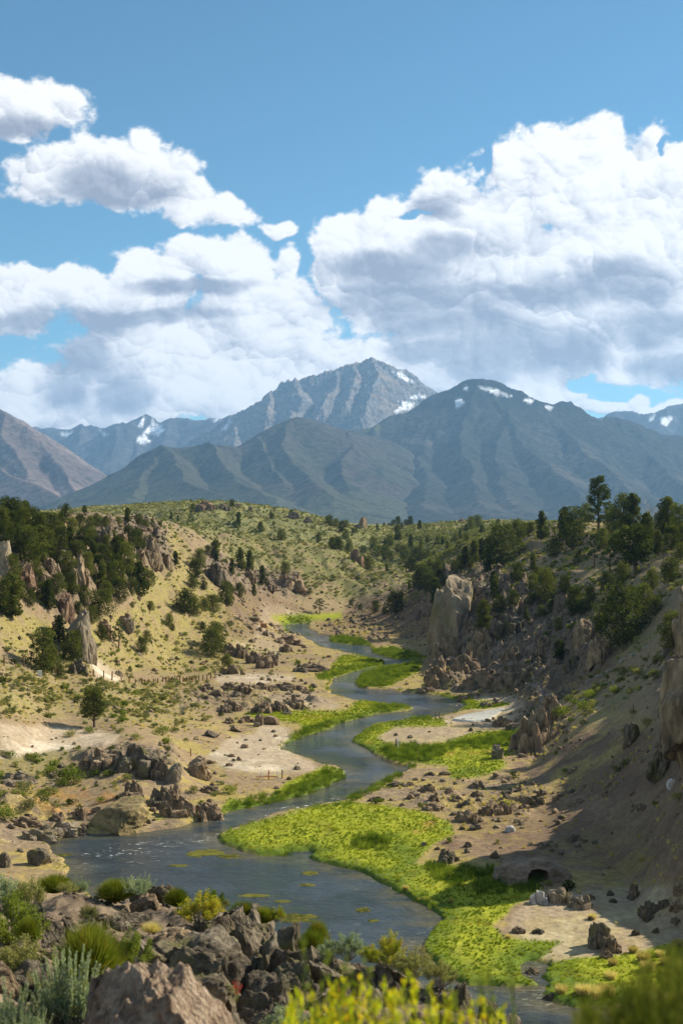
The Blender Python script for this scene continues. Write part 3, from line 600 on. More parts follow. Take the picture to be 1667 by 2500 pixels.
def build_mountains():
    # snowy cirque peaks far left
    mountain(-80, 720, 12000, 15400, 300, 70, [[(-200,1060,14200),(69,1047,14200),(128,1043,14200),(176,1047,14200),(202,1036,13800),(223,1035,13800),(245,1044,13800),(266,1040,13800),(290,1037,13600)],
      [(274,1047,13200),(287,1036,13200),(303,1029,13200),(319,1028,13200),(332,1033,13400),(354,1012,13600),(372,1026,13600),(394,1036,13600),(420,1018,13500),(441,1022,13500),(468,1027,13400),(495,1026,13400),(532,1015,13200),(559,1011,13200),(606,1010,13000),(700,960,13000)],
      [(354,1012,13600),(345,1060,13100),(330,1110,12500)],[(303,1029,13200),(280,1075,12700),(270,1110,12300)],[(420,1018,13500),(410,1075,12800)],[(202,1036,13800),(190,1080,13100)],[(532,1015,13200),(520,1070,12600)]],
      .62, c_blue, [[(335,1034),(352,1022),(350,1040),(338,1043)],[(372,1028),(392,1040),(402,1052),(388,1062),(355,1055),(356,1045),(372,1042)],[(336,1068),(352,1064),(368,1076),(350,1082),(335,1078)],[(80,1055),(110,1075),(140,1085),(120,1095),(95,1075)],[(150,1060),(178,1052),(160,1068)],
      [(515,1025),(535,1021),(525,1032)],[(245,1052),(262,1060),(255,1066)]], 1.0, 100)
    # grey limestone peak
    mountain(440, 1160, 9000, 12500, 380, 150, [[(540,1030,11200),(590,1013,11200),(606,1007,11000),(638,986,11000),(660,969,11000),(686,952,11000),(707,941,11000),(745,930,11000),(771,924,11000),(798,912,11000),(834,904,11000),(849,895,11000),(865,890,11000),(886,888,11000),(907,881,11000),(929,886,11000),(945,894,11000),(966,902,11000),(993,913,11000),(1019,929,11000),(1046,945,11000),(1070,956,11000),(1180,1010,11000)],
      [(907,881,11000),(920,925,10500),(912,975,10000),(895,1010,9600)],[(834,904,11000),(800,960,10400),(780,1010,9900)],[(745,930,11000),(725,985,10300),(700,1030,9800)],[(686,952,11000),(655,1005,10400),(630,1050,9900)],[(606,1007,11000),(585,1045,10400),(560,1080,9900)],
      [(866,892,11000),(858,950,10400),(845,1000,9900)]],
      .72, c_grey, [[(957,907),(975,908),(1005,930),(1008,935),(985,925)],[(995,972),(1010,966),(1043,966),(1035,972),(1000,973)],[(972,980),(1000,985),(1015,982),(1000,1000),(965,1005),(975,990)],[(548,1040),(562,1022),(568,1026),(552,1048),(540,1048)]], 1.0, 200, rid=1.35, tone=(.66, .68, .72))
    # steep dark mountain cut by the left edge
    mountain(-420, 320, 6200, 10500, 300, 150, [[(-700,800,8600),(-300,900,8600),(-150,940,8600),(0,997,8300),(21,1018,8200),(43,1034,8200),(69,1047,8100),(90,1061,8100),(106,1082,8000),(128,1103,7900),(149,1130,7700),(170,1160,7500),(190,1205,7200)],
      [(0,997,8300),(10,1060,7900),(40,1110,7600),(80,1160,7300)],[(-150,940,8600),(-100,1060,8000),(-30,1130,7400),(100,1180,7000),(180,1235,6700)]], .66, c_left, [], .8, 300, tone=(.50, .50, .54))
    mountain(120, 300, 7700, 9400, 70, 40, [[(100,1180,8600),(170,1155,8600),(200,1158,8600),(245,1172,8600),(290,1200,8600)]], .5, c_front, [], .6, 350)
    # big dark mountain on the right
    mountain(760, 1900, 5600, 9600, 560, 200, [[(820,1060,8600),(833,1048,8500),(900,1028,8500),(950,1015,8500),(982,1008,8500),(1019,987,8500),(1046,970,8500),(1070,955,8500),(1099,945,8500),(1120,934,8500),(1149,927,8500),(1168,930,8500),(1195,937,8500),(1232,949,8500),(1259,957,8500),(1285,968,8500),(1312,979,8500),(1338,988,8500),(1357,987,8500),(1376,983,8500),(1392,985,8500),(1418,995,8500),(1445,1006,8500),(1471,1019,8500),(1500,1016,8600),(1530,1022,8600),(1577,1042,8600),(1631,1058,8600),(1700,1070,8600),(1950,1090,8600)],
      [(1149,927,8500),(1240,1010,8100),(1290,1085,7600),(1370,1170,6900),(1430,1245,6200)],[(1312,979,8500),(1386,1063,8000),(1455,1142,7300),(1530,1225,6500)],[(1514,1018,8600),(1577,1105,8100),(1680,1190,7300),(1760,1240,6700)],
      [(1149,927,8500),(1130,1040,7900),(1165,1150,7000),(1180,1255,6100)],[(1046,970,8500),(1040,1070,7900),(1060,1170,7000),(1030,1260,6000)],[(1240,1040,7900),(1225,1130,7200),(1250,1240,6300)],[(900,1028,8500),(905,1110,7700),(880,1190,6900),(930,1265,6000)]],
      .60, c_forest, [[(1111,980),(1125,974),(1131,982),(1122,990),(1113,990)],[(1169,943),(1195,948),(1232,962),(1250,966),(1240,970),(1205,960),(1175,948)],[(1280,972),(1300,980),(1295,984),(1278,976)],[(1330,990),(1349,995),(1340,999),(1330,994)],[(1130,946),(1142,944),(1140,952),(1130,952)]], 1.0, 400, rid=1.2)
    # green-brown foothills in the middle
    mountain(110, 1260, 5000, 8300, 500, 170, [[(150,1250,6600),(176,1233,6700),(213,1206,6800),(266,1174,6900),(319,1137,7000),(372,1099,7000),(394,1087,7000),(425,1091,7000),(468,1086,7000),(495,1082,7000),(511,1088,7050),(532,1088,7100),(564,1094,7100),(590,1094,7150),(612,1075,7200),(633,1070,7200),(660,1062,7250),(686,1043,7300),(718,1021,7350),(745,1021,7350),(766,1031,7400),(787,1039,7450),(834,1050,7500),(886,1062,7600),(940,1070,7800)],
      [(394,1087,7000),(425,1135,6500),(490,1190,5900),(540,1240,5400)],[(495,1082,7000),(555,1140,6500),(625,1200,5900),(660,1245,5500)],[(718,1021,7350),(702,1090,6900),(760,1170,6300),(800,1240,5600)],[(633,1070,7200),(665,1120,6800),(700,1190,6200)],[(372,1099,7000),(345,1160,6500),(340,1215,6000)],[(834,1050,7500),(850,1120,6900),(850,1200,6200)]],
      .56, c_front, [], .9, 500, rid=1.1)
    # blue ridges far right
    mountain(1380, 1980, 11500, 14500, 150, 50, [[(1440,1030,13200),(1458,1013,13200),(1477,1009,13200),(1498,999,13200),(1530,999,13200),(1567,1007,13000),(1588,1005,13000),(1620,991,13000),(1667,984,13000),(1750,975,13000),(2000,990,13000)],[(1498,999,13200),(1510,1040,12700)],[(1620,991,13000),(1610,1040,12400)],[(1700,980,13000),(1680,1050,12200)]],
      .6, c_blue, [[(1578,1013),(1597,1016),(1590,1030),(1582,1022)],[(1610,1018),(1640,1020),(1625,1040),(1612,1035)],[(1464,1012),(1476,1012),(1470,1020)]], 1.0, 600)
build_mountains()

# ---- air -------------------------------------------------------------------------------
hm, (N, L, M, VM, SS, MIX, NOISE), out = material('haze')
pv = N('ShaderNodeVolumePrincipled'); pv.inputs['Color'].default_value = (.34, .62, 1.0, 1); pv.inputs['Density'].default_value = 4.6e-5; pv.inputs['Anisotropy'].default_value = .25
L(pv.outputs[0], out.inputs['Volume'])
hx, hy0, hy1, hz0, hz1 = 9000, -1500, 15700, -2, 1440
hc = np.array([(sx * hx, yy, zz) for zz in (hz0, hz1) for sx, yy in ((-1, hy0), (1, hy0), (1, hy1), (-1, hy1))], float)
tag(link('haze', raw_mesh('haze', hc, [(3, 2, 1, 0), (4, 5, 6, 7), (0, 1, 5, 4), (1, 2, 6, 5), (2, 3, 7, 6), (3, 0, 4, 7)], [hm], smooth=False)), kind='stuff')
print('terrain', time.time() - T_START)

# =============================================================================
# materials of rocks and plants
# =============================================================================
from mathutils import noise as mn
def rock_mat(name, dark, mid, light, lichen=None, sc_=1.0, bump=.10):
    m, (N, L, M, VM, SS, MIX, NOISE), out = material(name)
    t = N('ShaderNodeTexCoord'); oi = N('ShaderNodeObjectInfo'); gp = N('ShaderNodeNewGeometry')
    v = VM('ADD', t.outputs['Object'], VM('SCALE', oi.outputs['Location'], .37))
    a = NOISE(v, 2.2 * sc_, 8, .68); b = NOISE(v, 7.5 * sc_, 6, .7); c = NOISE(v, 1.1 * sc_, 3, .5)
    vo = N('ShaderNodeTexVoronoi'); L(v, vo.inputs['Vector']); vo.inputs['Scale'].default_value = 9 * sc_
    cr = N('ShaderNodeValToRGB'); L(M('ADD', M('MULTIPLY', a, .7), M('MULTIPLY', b, .3)), cr.inputs[0])
    e = cr.color_ramp; e.elements[0].position = .36; e.elements[0].color = dark + (1,); e.elements[1].position = .62; e.elements[1].color = light + (1,); k = e.elements.new(.48); k.color = mid + (1,)
    colr = cr.outputs[0]
    if lichen: colr = MIX(SS(c, .52, .66), colr, lichen)
    colr = MIX(1.0, colr, MIX(oi.outputs['Random'], (.82, .82, .84), (1.16, 1.13, 1.08)), 'MULTIPLY')
    bs = N('ShaderNodeBsdfPrincipled'); L(colr, bs.inputs['Base Color']); bs.inputs['Roughness'].default_value = .92; bs.inputs['Specular IOR Level'].default_value = .2
    bp = N('ShaderNodeBump'); bp.inputs['Strength'].default_value = 1; bp.inputs['Distance'].default_value = bump
    L(M('ADD', M('ADD', a, M('MULTIPLY', b, .6)), M('MULTIPLY', vo.outputs['Distance'], .35)), bp.inputs['Height'])
    L(bp.outputs[0], bs.inputs['Normal']); L(bs.outputs[0], out.inputs[0]); return m
R_BROWN = rock_mat('brown_rock', (.06, .042, .026), (.20, .145, .09), (.39, .30, .19))
R_DARK = rock_mat('dark_lichened_rock', (.04, .034, .025), (.115, .095, .065), (.27, .23, .165), (.13, .12, .045))
R_PALE = rock_mat('pale_rock', (.10, .08, .055), (.23, .185, .125), (.40, .335, .24), (.19, .17, .085))
R_RED = rock_mat('rusty_rock', (.09, .05, .03), (.21, .13, .078), (.36, .26, .165))
R_WHITE = rock_mat('white_sinter_rock', (.36, .34, .30), (.56, .53, .48), (.74, .71, .66))
R_TAN = rock_mat('tan_volcanic_rock', (.09, .06, .04), (.31, .225, .155), (.56, .45, .33), sc_=2.4, bump=.09)
R_MOSS = rock_mat('mossy_rock', (.07, .055, .03), (.19, .15, .07), (.32, .26, .13), (.15, .16, .03))
def leaf_mat(name, a, b, c=None, scale=1.3, trans=.35, vary=.25):
    """foliage colour a..b, some c; varies over the world and from plant to plant"""
    m, (N, L, M, VM, SS, MIX, NOISE), out = material(name)
    gp = N('ShaderNodeNewGeometry'); oi = N('ShaderNodeObjectInfo')
    k = M('ADD', NOISE(gp.outputs['Position'], scale, 3, .6), M('MULTIPLY', M('SUBTRACT', oi.outputs['Random'], .5), vary))
    co_ = MIX(SS(k, .34, .66), a, b)
    if c: co_ = MIX(SS(NOISE(gp.outputs['Position'], scale * 2.7, 2, .5), .56, .68), co_, c)
    d = N('ShaderNodeBsdfDiffuse'); t = N('ShaderNodeBsdfTranslucent'); L(co_, d.inputs[0]); L(MIX(1.0, co_, (1.15, 1.25, .7), 'MULTIPLY'), t.inputs[0])
    mx = N('ShaderNodeMixShader'); mx.inputs[0].default_value = trans; L(d.outputs[0], mx.inputs[1]); L(t.outputs[0], mx.inputs[2]); L(mx.outputs[0], out.inputs[0]); return m
L_JUN = leaf_mat('juniper_foliage', (.040, .055, .012), (.150, .160, .038), scale=.7, trans=.33)
L_PINE = leaf_mat('pine_foliage', (.035, .058, .018), (.10, .125, .040), scale=.9, trans=.25)
L_SAGE = leaf_mat('sagebrush_foliage', (.15, .165, .06), (.29, .28, .10), (.34, .27, .11), scale=.35, trans=.3, vary=.6)
L_SAGE2 = leaf_mat('grey_sage_foliage', (.24, .29, .19), (.40, .44, .29), (.36, .36, .14), scale=4, trans=.35)
L_GREEN = leaf_mat('green_shrub_foliage', (.10, .14, .02), (.22, .25, .045), scale=1.2, trans=.4)
L_BROOM = leaf_mat('broom_foliage', (.085, .115, .012), (.20, .22, .03), (.24, .17, .02), scale=3, trans=.4)
L_YEL = leaf_mat('yellow_green_leaves', (.46, .50, .02), (.78, .62, .03), (.78, .38, .04), scale=30, trans=.5)
L_YB = leaf_mat('yellow_shrub_foliage', (.20, .24, .03), (.45, .40, .04), (.50, .28, .04), scale=5, trans=.4)
L_MEAD = leaf_mat('meadow_grass', (.13, .185, .012), (.33, .36, .022), (.40, .35, .06), scale=.16, trans=.45, vary=.12)
L_REED = leaf_mat('reed_blades', (.07, .115, .010), (.19, .24, .025), scale=.9, trans=.4, vary=.7)
L_STRAW = leaf_mat('straw_grass', (.45, .36, .14), (.68, .56, .26), scale=.6, trans=.4, vary=.5)
L_DARKG = leaf_mat('dark_grass_blades', (.07, .09, .012), (.16, .17, .03), (.20, .17, .04), scale=12, trans=.3)
L_REDF = leaf_mat('red_petals', (.45, .02, .015), (.60, .05, .03), scale=9, trans=.3)
def flat_mat(name, c, rough=.8, metal=0.0, nz=4.0):
    m, (N, L, M, VM, SS, MIX, NOISE), out = material(name); t = N('ShaderNodeTexCoord')
    bs = N('ShaderNodeBsdfPrincipled'); L(MIX(NOISE(t.outputs['Object'], nz, 5, .6), tuple(x * .65 for x in c), tuple(min(1, x * 1.35) for x in c)), bs.inputs['Base Color'])
    bs.inputs['Roughness'].default_value = rough; bs.inputs['Metallic'].default_value = metal; L(bs.outputs[0], out.inputs[0]); return m
BARK = flat_mat('bark', (.13, .085, .055), .95); GREYW = flat_mat('dead_wood', (.30, .27, .23), .9); POSTW = flat_mat('post_wood', (.20, .105, .05), .85)
REDP = flat_mat('red_paint', (.42, .04, .03), .5); WHITEP = flat_mat('white_paint', (.75, .74, .70), .5); BLACKP = flat_mat('dark_steel', (.03, .03, .03), .5); BOARD = flat_mat('board_wood', (.36, .17, .06), .7)

# =============================================================================
# mesh builders
# =============================================================================
def tube_arrays(path, radii, seg=6):
    path = [Vector(p) for p in path]; vs = []; fs = []
    for i, p in enumerate(path):
        d = (path[min(i + 1, len(path) - 1)] - path[max(i - 1, 0)]).normalized()
        a = d.orthogonal().normalized(); b = d.cross(a)
        for k in range(seg):
            t = 2 * math.pi * k / seg; vs.append(p + (a * math.cos(t) + b * math.sin(t)) * radii[i])
    for i in range(len(path) - 1):
        for k in range(seg):
            q = (k + 1) % seg; fs.append((i * seg + k, i * seg + q, (i + 1) * seg + q, (i + 1) * seg + k))
    return [tuple(v) for v in vs], fs
class MB:
    def __init__(s): s.v = []; s.f = []
    def add(s, v, f):
        o = len(s.v); s.v += list(v); s.f += [tuple(i + o for i in q) for q in f]; return s
    def tube(s, path, radii, seg=6): 
        if isinstance(radii, (int, float)): radii = [radii] * len(path)
        return s.add(*tube_arrays(path, radii, seg))
    def box(s, c, d, rz=0, rx=0):
        R = Euler((rx, 0, rz)).to_matrix(); c = Vector(c); v = [tuple(c + R @ Vector((x * d[0] / 2, y * d[1] / 2, z * d[2] / 2))) for z in (-1, 1) for x, y in ((-1, -1), (1, -1), (1, 1), (-1, 1))]
        return s.add(v, [(3, 2, 1, 0), (4, 5, 6, 7), (0, 1, 5, 4), (1, 2, 6, 5), (2, 3, 7, 6), (3, 0, 4, 7)])
    def mesh(s, name, m, smooth=False):
        me = bpy.data.meshes.new(name); me.from_pydata([tuple(v) for v in s.v], [], s.f); me.materials.append(m)
        me.polygons.foreach_set('use_smooth', [smooth] * len(me.polygons)); me.update(); return me
def quads(cen, ax, bx, name, m):
    """one small leaf face at every centre; ax, bx are half-axis vectors"""
    n = len(cen); v = np.stack([cen - ax - bx * .35, cen + ax * .2 - bx, cen + ax, cen + ax * .1 + bx], 1).reshape(-1, 3)
    return raw_mesh(name, v, np.arange(4 * n).reshape(n, 4), [m], smooth=False, drop=False)
def rdir(rng, n):
    v = rng.normal(size=(n, 3)); return v / np.linalg.norm(v, axis=1, keepdims=True)
def perp(d, rng):
    r = rdir(rng, len(d)); c = np.cross(d, r); return c / (np.linalg.norm(c, axis=1, keepdims=True) + 1e-9)
def blob_leaves(rng, centres, radii, n, size, up=.0, squash=.8):
    k = rng.choice(len(centres), n, p=(radii ** 2) / (radii ** 2).sum())
    d = rdir(rng, n); rr = radii[k] * (.55 + .5 * rng.random(n) ** .6)
    p = centres[k] + d * rr[:, None] * np.array([1, 1, squash])
    a = d * .7 + rdir(rng, n) * .9 + np.array([0, 0, up]); a /= np.linalg.norm(a, axis=1, keepdims=True)
    b = perp(a, rng); s = size * (.6 + .8 * rng.random(n))
    return p, a * s[:, None], b * s[:, None] * .55
def make_tree(kind, seed):
    """unit-height tree: (trunk mesh, crown mesh or None)"""
    rng = np.random.default_rng(seed); rd = random.Random(seed); T = MB(); cen = []; rad = []
    lean = (rd.uniform(-.04, .04), rd.uniform(-.04, .04))
    if kind in ('round', 'cone', 'bushy', 'trunked'):
        z0 = {'round': .08, 'cone': .06, 'bushy': .05, 'trunked': .30}[kind]
        wmax = {'round': .42, 'cone': .30, 'bushy': .50, 'trunked': .36}[kind]; nl = {'round': 34, 'cone': 32, 'bushy': 46, 'trunked': 36}[kind]
        T.tube([(0, 0, -.04), (lean[0] * .5, lean[1] * .5, .3), (lean[0], lean[1], .55), (lean[0] * 1.5, lean[1] * 1.5, .85)], [.035, .026, .016, .005])
        lobes = [(rd.uniform(0, 6.28), rd.uniform(.7, 1.15)) for _ in range(5)]
        for i in range(nl):
            z = z0 + (.96 - z0) * ((i + rd.random()) / nl) ** .95; h = (z - z0) / (1 - z0)
            prof = {'round': math.sin(math.pi * min(1, .16 + h * .80)) ** .6, 'cone': (1 - h) ** .55 * min(1, .55 + h * 3), 'bushy': math.sin(math.pi * min(1, .22 + h * .75)) ** .7, 'trunked': math.sin(math.pi * min(1, .14 + h * .78)) ** .55}[kind]
            a = i * 2.399 + rd.uniform(-.5, .5); irr = 1 + .22 * math.sin(a * 2 + seed) + rd.uniform(-.25, .15)
            r = wmax * prof * irr * rd.uniform(.35, .80); c = (lean[0] * z * 1.5 + r * math.cos(a), lean[1] * z * 1.5 + r * math.sin(a), z - .03)
            cen.append(c); rad.append(wmax * (.26 + .14 * rd.random()) * (.65 + .35 * prof))
            if i % 2 == 0: T.tube([(0, 0, max(.05, c[2] - .16)), ((c[0]) * .5, c[1] * .5, c[2] - .07), c], [.014, .008, .003], 4)
        n, sz = 4600, .021
        if kind == 'trunked': n = 4000
    elif kind == 'pine':
        T.tube([(0, 0, -.03), (.004, 0, .3), (-.006, .004, .65), (0, 0, .97)], [.024, .019, .012, .003], 7)
        for lv in range(15):
            z = .22 + .75 * (lv / 14) ** .95; R = .27 * (1 - ((z - .22) / .80)) ** .6 * (.55 + .45 * min(1, (z - .1) * 4)) + .03
            for k in range(6 if z < .85 else 4):
                if rd.random() < .18: continue
                a = lv * 1.1 + k * 1.05 + rd.uniform(-.3, .3); rr = R * rd.uniform(.65, 1.15); tip = (rr * math.cos(a), rr * math.sin(a), z + .02 + rr * .12)
                T.tube([(0, 0, z - .01), (tip[0] * .5, tip[1] * .5, z - .005), tip], [.006, .004, .002], 4)
                for q in (.55, .8, 1.0): cen.append((tip[0] * q, tip[1] * q, z + .02 * q + rr * .1 * q)); rad.append(.036 + .02 * rd.random() * q)
        n, sz = 6500, .015
    elif kind == 'sparse':
        T.tube([(0, 0, -.03), (.02, 0, .4), (0, .02, .97)], [.022, .014, .003], 6)
        for i in range(22):
            z = .25 + .72 * i / 22; a = i * 2.4; rr = .24 * (1.05 - z) ** .6 * rd.uniform(.5, 1.1); c = (rr * math.cos(a), rr * math.sin(a), z + .03)
            T.tube([(0, 0, z - .03), c], [.006, .002], 4); cen.append(c); rad.append(rd.uniform(.035, .065))
        n, sz = 1500, .018
    else:   # dead
        for i in range(13):
            a = i * 2.4; z = .9 * rd.uniform(.5, 1.1); r = rd.uniform(.1, .35); p = [(0, 0, 0)] 
            p.append((r * .35 * math.cos(a), r * .35 * math.sin(a), z * .45)); p.append((r * math.cos(a), r * math.sin(a), z)); T.tube(p, [.018, .010, .003], 4)
            for k in range(7):
                q = rd.uniform(.35, .95); b = Vector(p[1]).lerp(Vector(p[2]), q); d = Vector((rd.uniform(-1, 1), rd.uniform(-1, 1), rd.uniform(0, 1.2))) * .13; T.tube([b, b + d], [.005, .0015], 3)
        return T.mesh('trunk', GREYW, True), None
    cen = np.array(cen); rad = np.array(rad)
    p, a, b = blob_leaves(rng, cen, rad, n, sz, up=.25)
    return T.mesh('trunk', BARK, True), quads(p, a, b, 'crown', L_PINE if kind in ('pine', 'sparse') else L_JUN)
TREES = {k: [make_tree(k, 10 * i + s) for s in range(c)] for i, (k, c) in enumerate((('round', 4), ('cone', 3), ('bushy', 3), ('trunked', 1), ('pine', 1), ('sparse', 2), ('dead', 1)))}
ORD = 'first second third fourth fifth sixth seventh eighth ninth tenth eleventh twelfth thirteenth fourteenth fifteenth sixteenth seventeenth eighteenth nineteenth twentieth twenty-first twenty-second twenty-third twenty-fourth twenty-fifth twenty-sixth'.split()
def ordinal(i, n): return 'leftmost' if i == 0 else ('rightmost' if i == n - 1 and n > 1 else ORD[i] + ' from left')
rt = random.Random(5)
TREE_XY = []
def tree(px, py, hp, kind, label, group, wide=1.0, y0=40, y1=1100):
    x, y, z = spot(px, py, y0, y1); h = hp / F * y * 1.06; TREE_XY.append((x, y, h))
    tr, cr = rt.choice(TREES[kind]); name = {'pine': 'pine_tree', 'sparse': 'pine_tree', 'dead': 'dead_tree'}.get(kind, 'juniper_tree')
    o = bpy.data.objects.new(name, None); COL.objects.link(o); o.location = (x, y, z - .02 * h); o.rotation_euler = (0, 0, rt.uniform(0, 6.28)); w = h * wide * rt.uniform(.92, 1.1); o.scale = (w, w, h)
    tag(o, label, 'tree', group); link('trunk', tr, o)
    if cr: link('crown', cr, o)
    return o
KW = {'round': 'rounded juniper', 'cone': 'narrow juniper', 'bushy': 'bushy juniper', 'trunked': 'bare-trunked juniper', 'pine': 'tall pine', 'sparse': 'sparse pine', 'dead': 'dead tree'}
def grove(where, group, lst, y0=40, y1=1100):
    lst = sorted(lst, key=lambda t: (t[0], t[1])); n = len(lst)
    for i, t in enumerate(lst):
        px, py, hp, kind = t[:4]; kind = {'r': 'round', 'c': 'cone', 'b': 'bushy', 't': 'trunked', 's': 'sparse', 'd': 'dead', 'p': 'pine'}[kind]
        tree(px, py, hp, kind, f"{KW[kind]}, {ordinal(i, n)} of {n} {where}", group, t[4] if len(t) > 4 else 1.0, y0, y1)
G1 = 'junipers on the rocky left rim'; G2 = 'junipers down the left hillside'; G3 = 'junipers on the middle hills'; G4 = 'junipers across the valley head'; G5 = 'trees on the right rim'; G6 = 'junipers on the right slope'
grove('crowding the rim at the left edge', G1, [(5,1305,66,'r'),(21,1296,82,'r'),(64,1292,66,'c'),(35,1300,48,'b'),(96,1324,66,'r'),(62,1372,82,'b',1.2),(100,1372,86,'c',1.2),(134,1312,60,'r'),(137,1335,40,'b'),(158,1276,46,'b')], 180, 400)
grove('filling the slope between the left crags', G1, [(12,1345,60,'r'),(30,1420,66,'r'),(48,1352,54,'c'),(72,1345,56,'r'),(85,1420,50,'b'),(118,1352,60,'r'),(128,1392,60,'c'),(150,1345,58,'r'),(158,1410,56,'r'),(172,1345,50,'c'),(176,1455,56,'r'),(205,1340,50,'r'),(212,1410,60,'r'),(222,1330,42,'b'),(246,1392,64,'r'),(262,1345,40,'b'),(258,1470,50,'b'),(300,1356,44,'r'),(318,1415,50,'c'),(322,1450,40,'b'),(140,1450,50,'b'),(205,1475,44,'b'),(105,1470,48,'r'),(75,1478,40,'b'),(225,1520,40,'b')], 180, 420)
grove('thickening the rim at far left', G1, [(-8,1300,80,'r'),(14,1290,66,'c'),(48,1294,70,'r'),(80,1300,58,'b'),(112,1296,46,'r'),(150,1300,50,'c'),(196,1290,36,'b'),(222,1294,34,'r'),(258,1290,30,'b'),(355,1296,26,'b'),(390,1290,16,'r')], 180, 500)
grove('behind the crags on the left rim', G1, [(176,1308,42,'b'),(208,1254,20,'r'),(235,1286,32,'b'),(290,1283,22,'b'),(311,1276,36,'c'),(338,1283,27,'r'),(372,1281,14,'r'),(277,1322,20,'r'),(314,1335,52,'r'),(338,1348,52,'r')], 220, 640)
grove('among the brown crags on the left', G1, [(190,1368,48,'b'),(228,1374,54,'c'),(284,1390,82,'c',1.1),(306,1398,74,'r'),(241,1438,84,'c',1.2),(268,1436,66,'r'),(290,1434,64,'r'),(340,1453,84,'c',1.1),(362,1436,46,'r'),(292,1468,56,'b')], 200, 420)
grove('below the crags at the left edge', G2, [(27,1506,108,'c',1.3),(8,1500,90,'r'),(50,1462,44,'r'),(120,1490,74,'c'),(241,1502,62,'b',1.3),(193,1504,34,'r')], 180, 400)
grove('round the pale rock spire', G2, [(102,1642,108,'r',1.0),(128,1640,60,'b'),(145,1567,66,'c',1.2),(178,1614,74,'r'),(150,1652,30,'b'),(250,1564,38,'b'),(290,1585,60,'s',1.5)], 150, 400)
grove('dotted down the open left slope', G2, [(357,1569,30,'b'),(346,1595,38,'b'),(367,1492,24,'r'),(324,1485,14,'b'),(413,1530,32,'b'),(422,1540,16,'b'),(518,1600,66,'b',1.1),(527,1582,64,'r'),(496,1538,20,'r'),(554,1627,32,'r',1.1),(407,1560,10,'b'),(318,1640,14,'b')], 150, 420)
grove('in the gully beside the sagebrush hill', G2, [(450,1498,60,'r'),(474,1502,48,'b'),(520,1492,40,'b',1.3),(553,1480,62,'r'),(500,1490,30,'b'),(429,1380,36,'c'),(488,1385,44,'b'),(478,1410,42,'r'),(470,1436,34,'b'),(498,1440,24,'r'),(585,1460,38,'r'),(620,1455,28,'c'),(534,1430,26,'b')], 220, 480)
grove('standing on the sagebrush hill', G3, [(525,1359,42,'c',1.2),(507,1354,22,'b'),(529,1372,20,'c'),(566,1404,40,'c'),(587,1393,56,'c'),(609,1396,52,'c'),(641,1428,46,'c'),(697,1402,30,'b',1.1),(687,1319,26,'b',1.1),(780,1498,36,'s',1.8),(756,1450,14,'b')], 300, 560)
grove('on the far hill with summit rocks', G3, [(418,1267,17,'c'),(435,1273,16,'c'),(467,1284,36,'s',1.2),(472,1247,18,'r'),(566,1238,19,'r'),(582,1281,32,'c',1.1),(574,1288,17,'r'),(529,1302,16,'c'),(636,1300,26,'r'),(661,1265,17,'c'),(666,1266,12,'r'),(711,1262,18,'b'),(668,1282,9,'b'),(626,1252,8,'c')], 560, 1000)
grove('scattered left of the valley head', G4, [(778,1324,22,'r'),(810,1340,28,'r'),(799,1281,22,'r'),(806,1285,27,'r'),(820,1286,20,'b'),(834,1299,27,'r'),(846,1288,18,'b'),(828,1342,32,'b'),(850,1347,30,'r'),(818,1336,24,'r'),(862,1302,14,'b'),(845,1316,22,'b')], 440, 1000)
grove('scattered across the valley head', G4, [(870,1300,12,'c'),(921,1297,19,'c'),(912,1336,26,'b',1.2),(951,1336,28,'r'),(940,1334,20,'c'),(909,1367,36,'s',1.6),(940,1367,38,'r'),(925,1358,26,'b'),(898,1389,30,'b'),(944,1395,20,'c'),(888,1372,18,'c'),(955,1368,20,'b'),(888,1350,18,'b'),(930,1350,14,'c'),(971,1350,22,'r')], 400, 1000)
grove('on the skyline of the valley head', G4, [(971,1282,22,'r'),(960,1283,14,'b'),(980,1292,17,'c'),(1001,1282,22,'r'),(991,1284,16,'b'),(1024,1292,22,'c',1.2),(937,1284,8,'b'),(971,1319,38,'c',1.3),(993,1312,10,'r'),(1148,1294,34,'r'),(1167,1288,31,'r'),(1175,1302,20,'r'),(1139,1300,20,'b'),(1215,1280,13,'b'),(1123,1316,24,'c')], 500, 1050)
grove('in the hollow before the right ridge', G4, [(1003,1339,36,'c'),(1027,1333,16,'c'),(985,1364,34,'r'),(1024,1372,42,'r'),(1010,1360,26,'b'),(991,1397,44,'s',1.7),(1005,1395,36,'r'),(1044,1324,18,'b'),(1069,1324,16,'b'),(1080,1330,20,'c'),(1092,1342,22,'c'),(1111,1324,22,'b'),(1139,1324,22,'b'),(1095,1370,28,'s',1.6),(1117,1367,44,'s',1.3),(1061,1336,14,'c'),(1045,1360,20,'b'),(1060,1356,12,'b'),(1048,1386,22,'r'),(1078,1380,16,'b')], 380, 1000)
grove('at the creek end of the right ridge', G6, [(1027,1440,62,'r'),(999,1440,26,'c'),(1069,1412,42,'r'),(1047,1445,48,'r'),(1064,1476,66,'c',1.1),(966,1499,56,'r'),(915,1496,30,'r'),(980,1478,32,'b'),(1013,1476,30,'s',1.8),(856,1479,13,'b'),(938,1500,18,'b'),(880,1488,14,'b'),(1045,1415,30,'b'),(1080,1432,30,'b')], 280, 480)
grove('along the crest behind the pale tower', G6, [(1137,1384,46,'c',1.2),(1156,1375,58,'c'),(1176,1367,54,'c'),(1193,1384,74,'c',1.1),(1221,1382,104,'r'),(1190,1395,42,'c'),(1125,1392,34,'r'),(1110,1395,26,'b'),(1204,1446,48,'c'),(1207,1458,56,'c'),(1176,1507,32,'b'),(1150,1384,26,'b')], 270, 480)
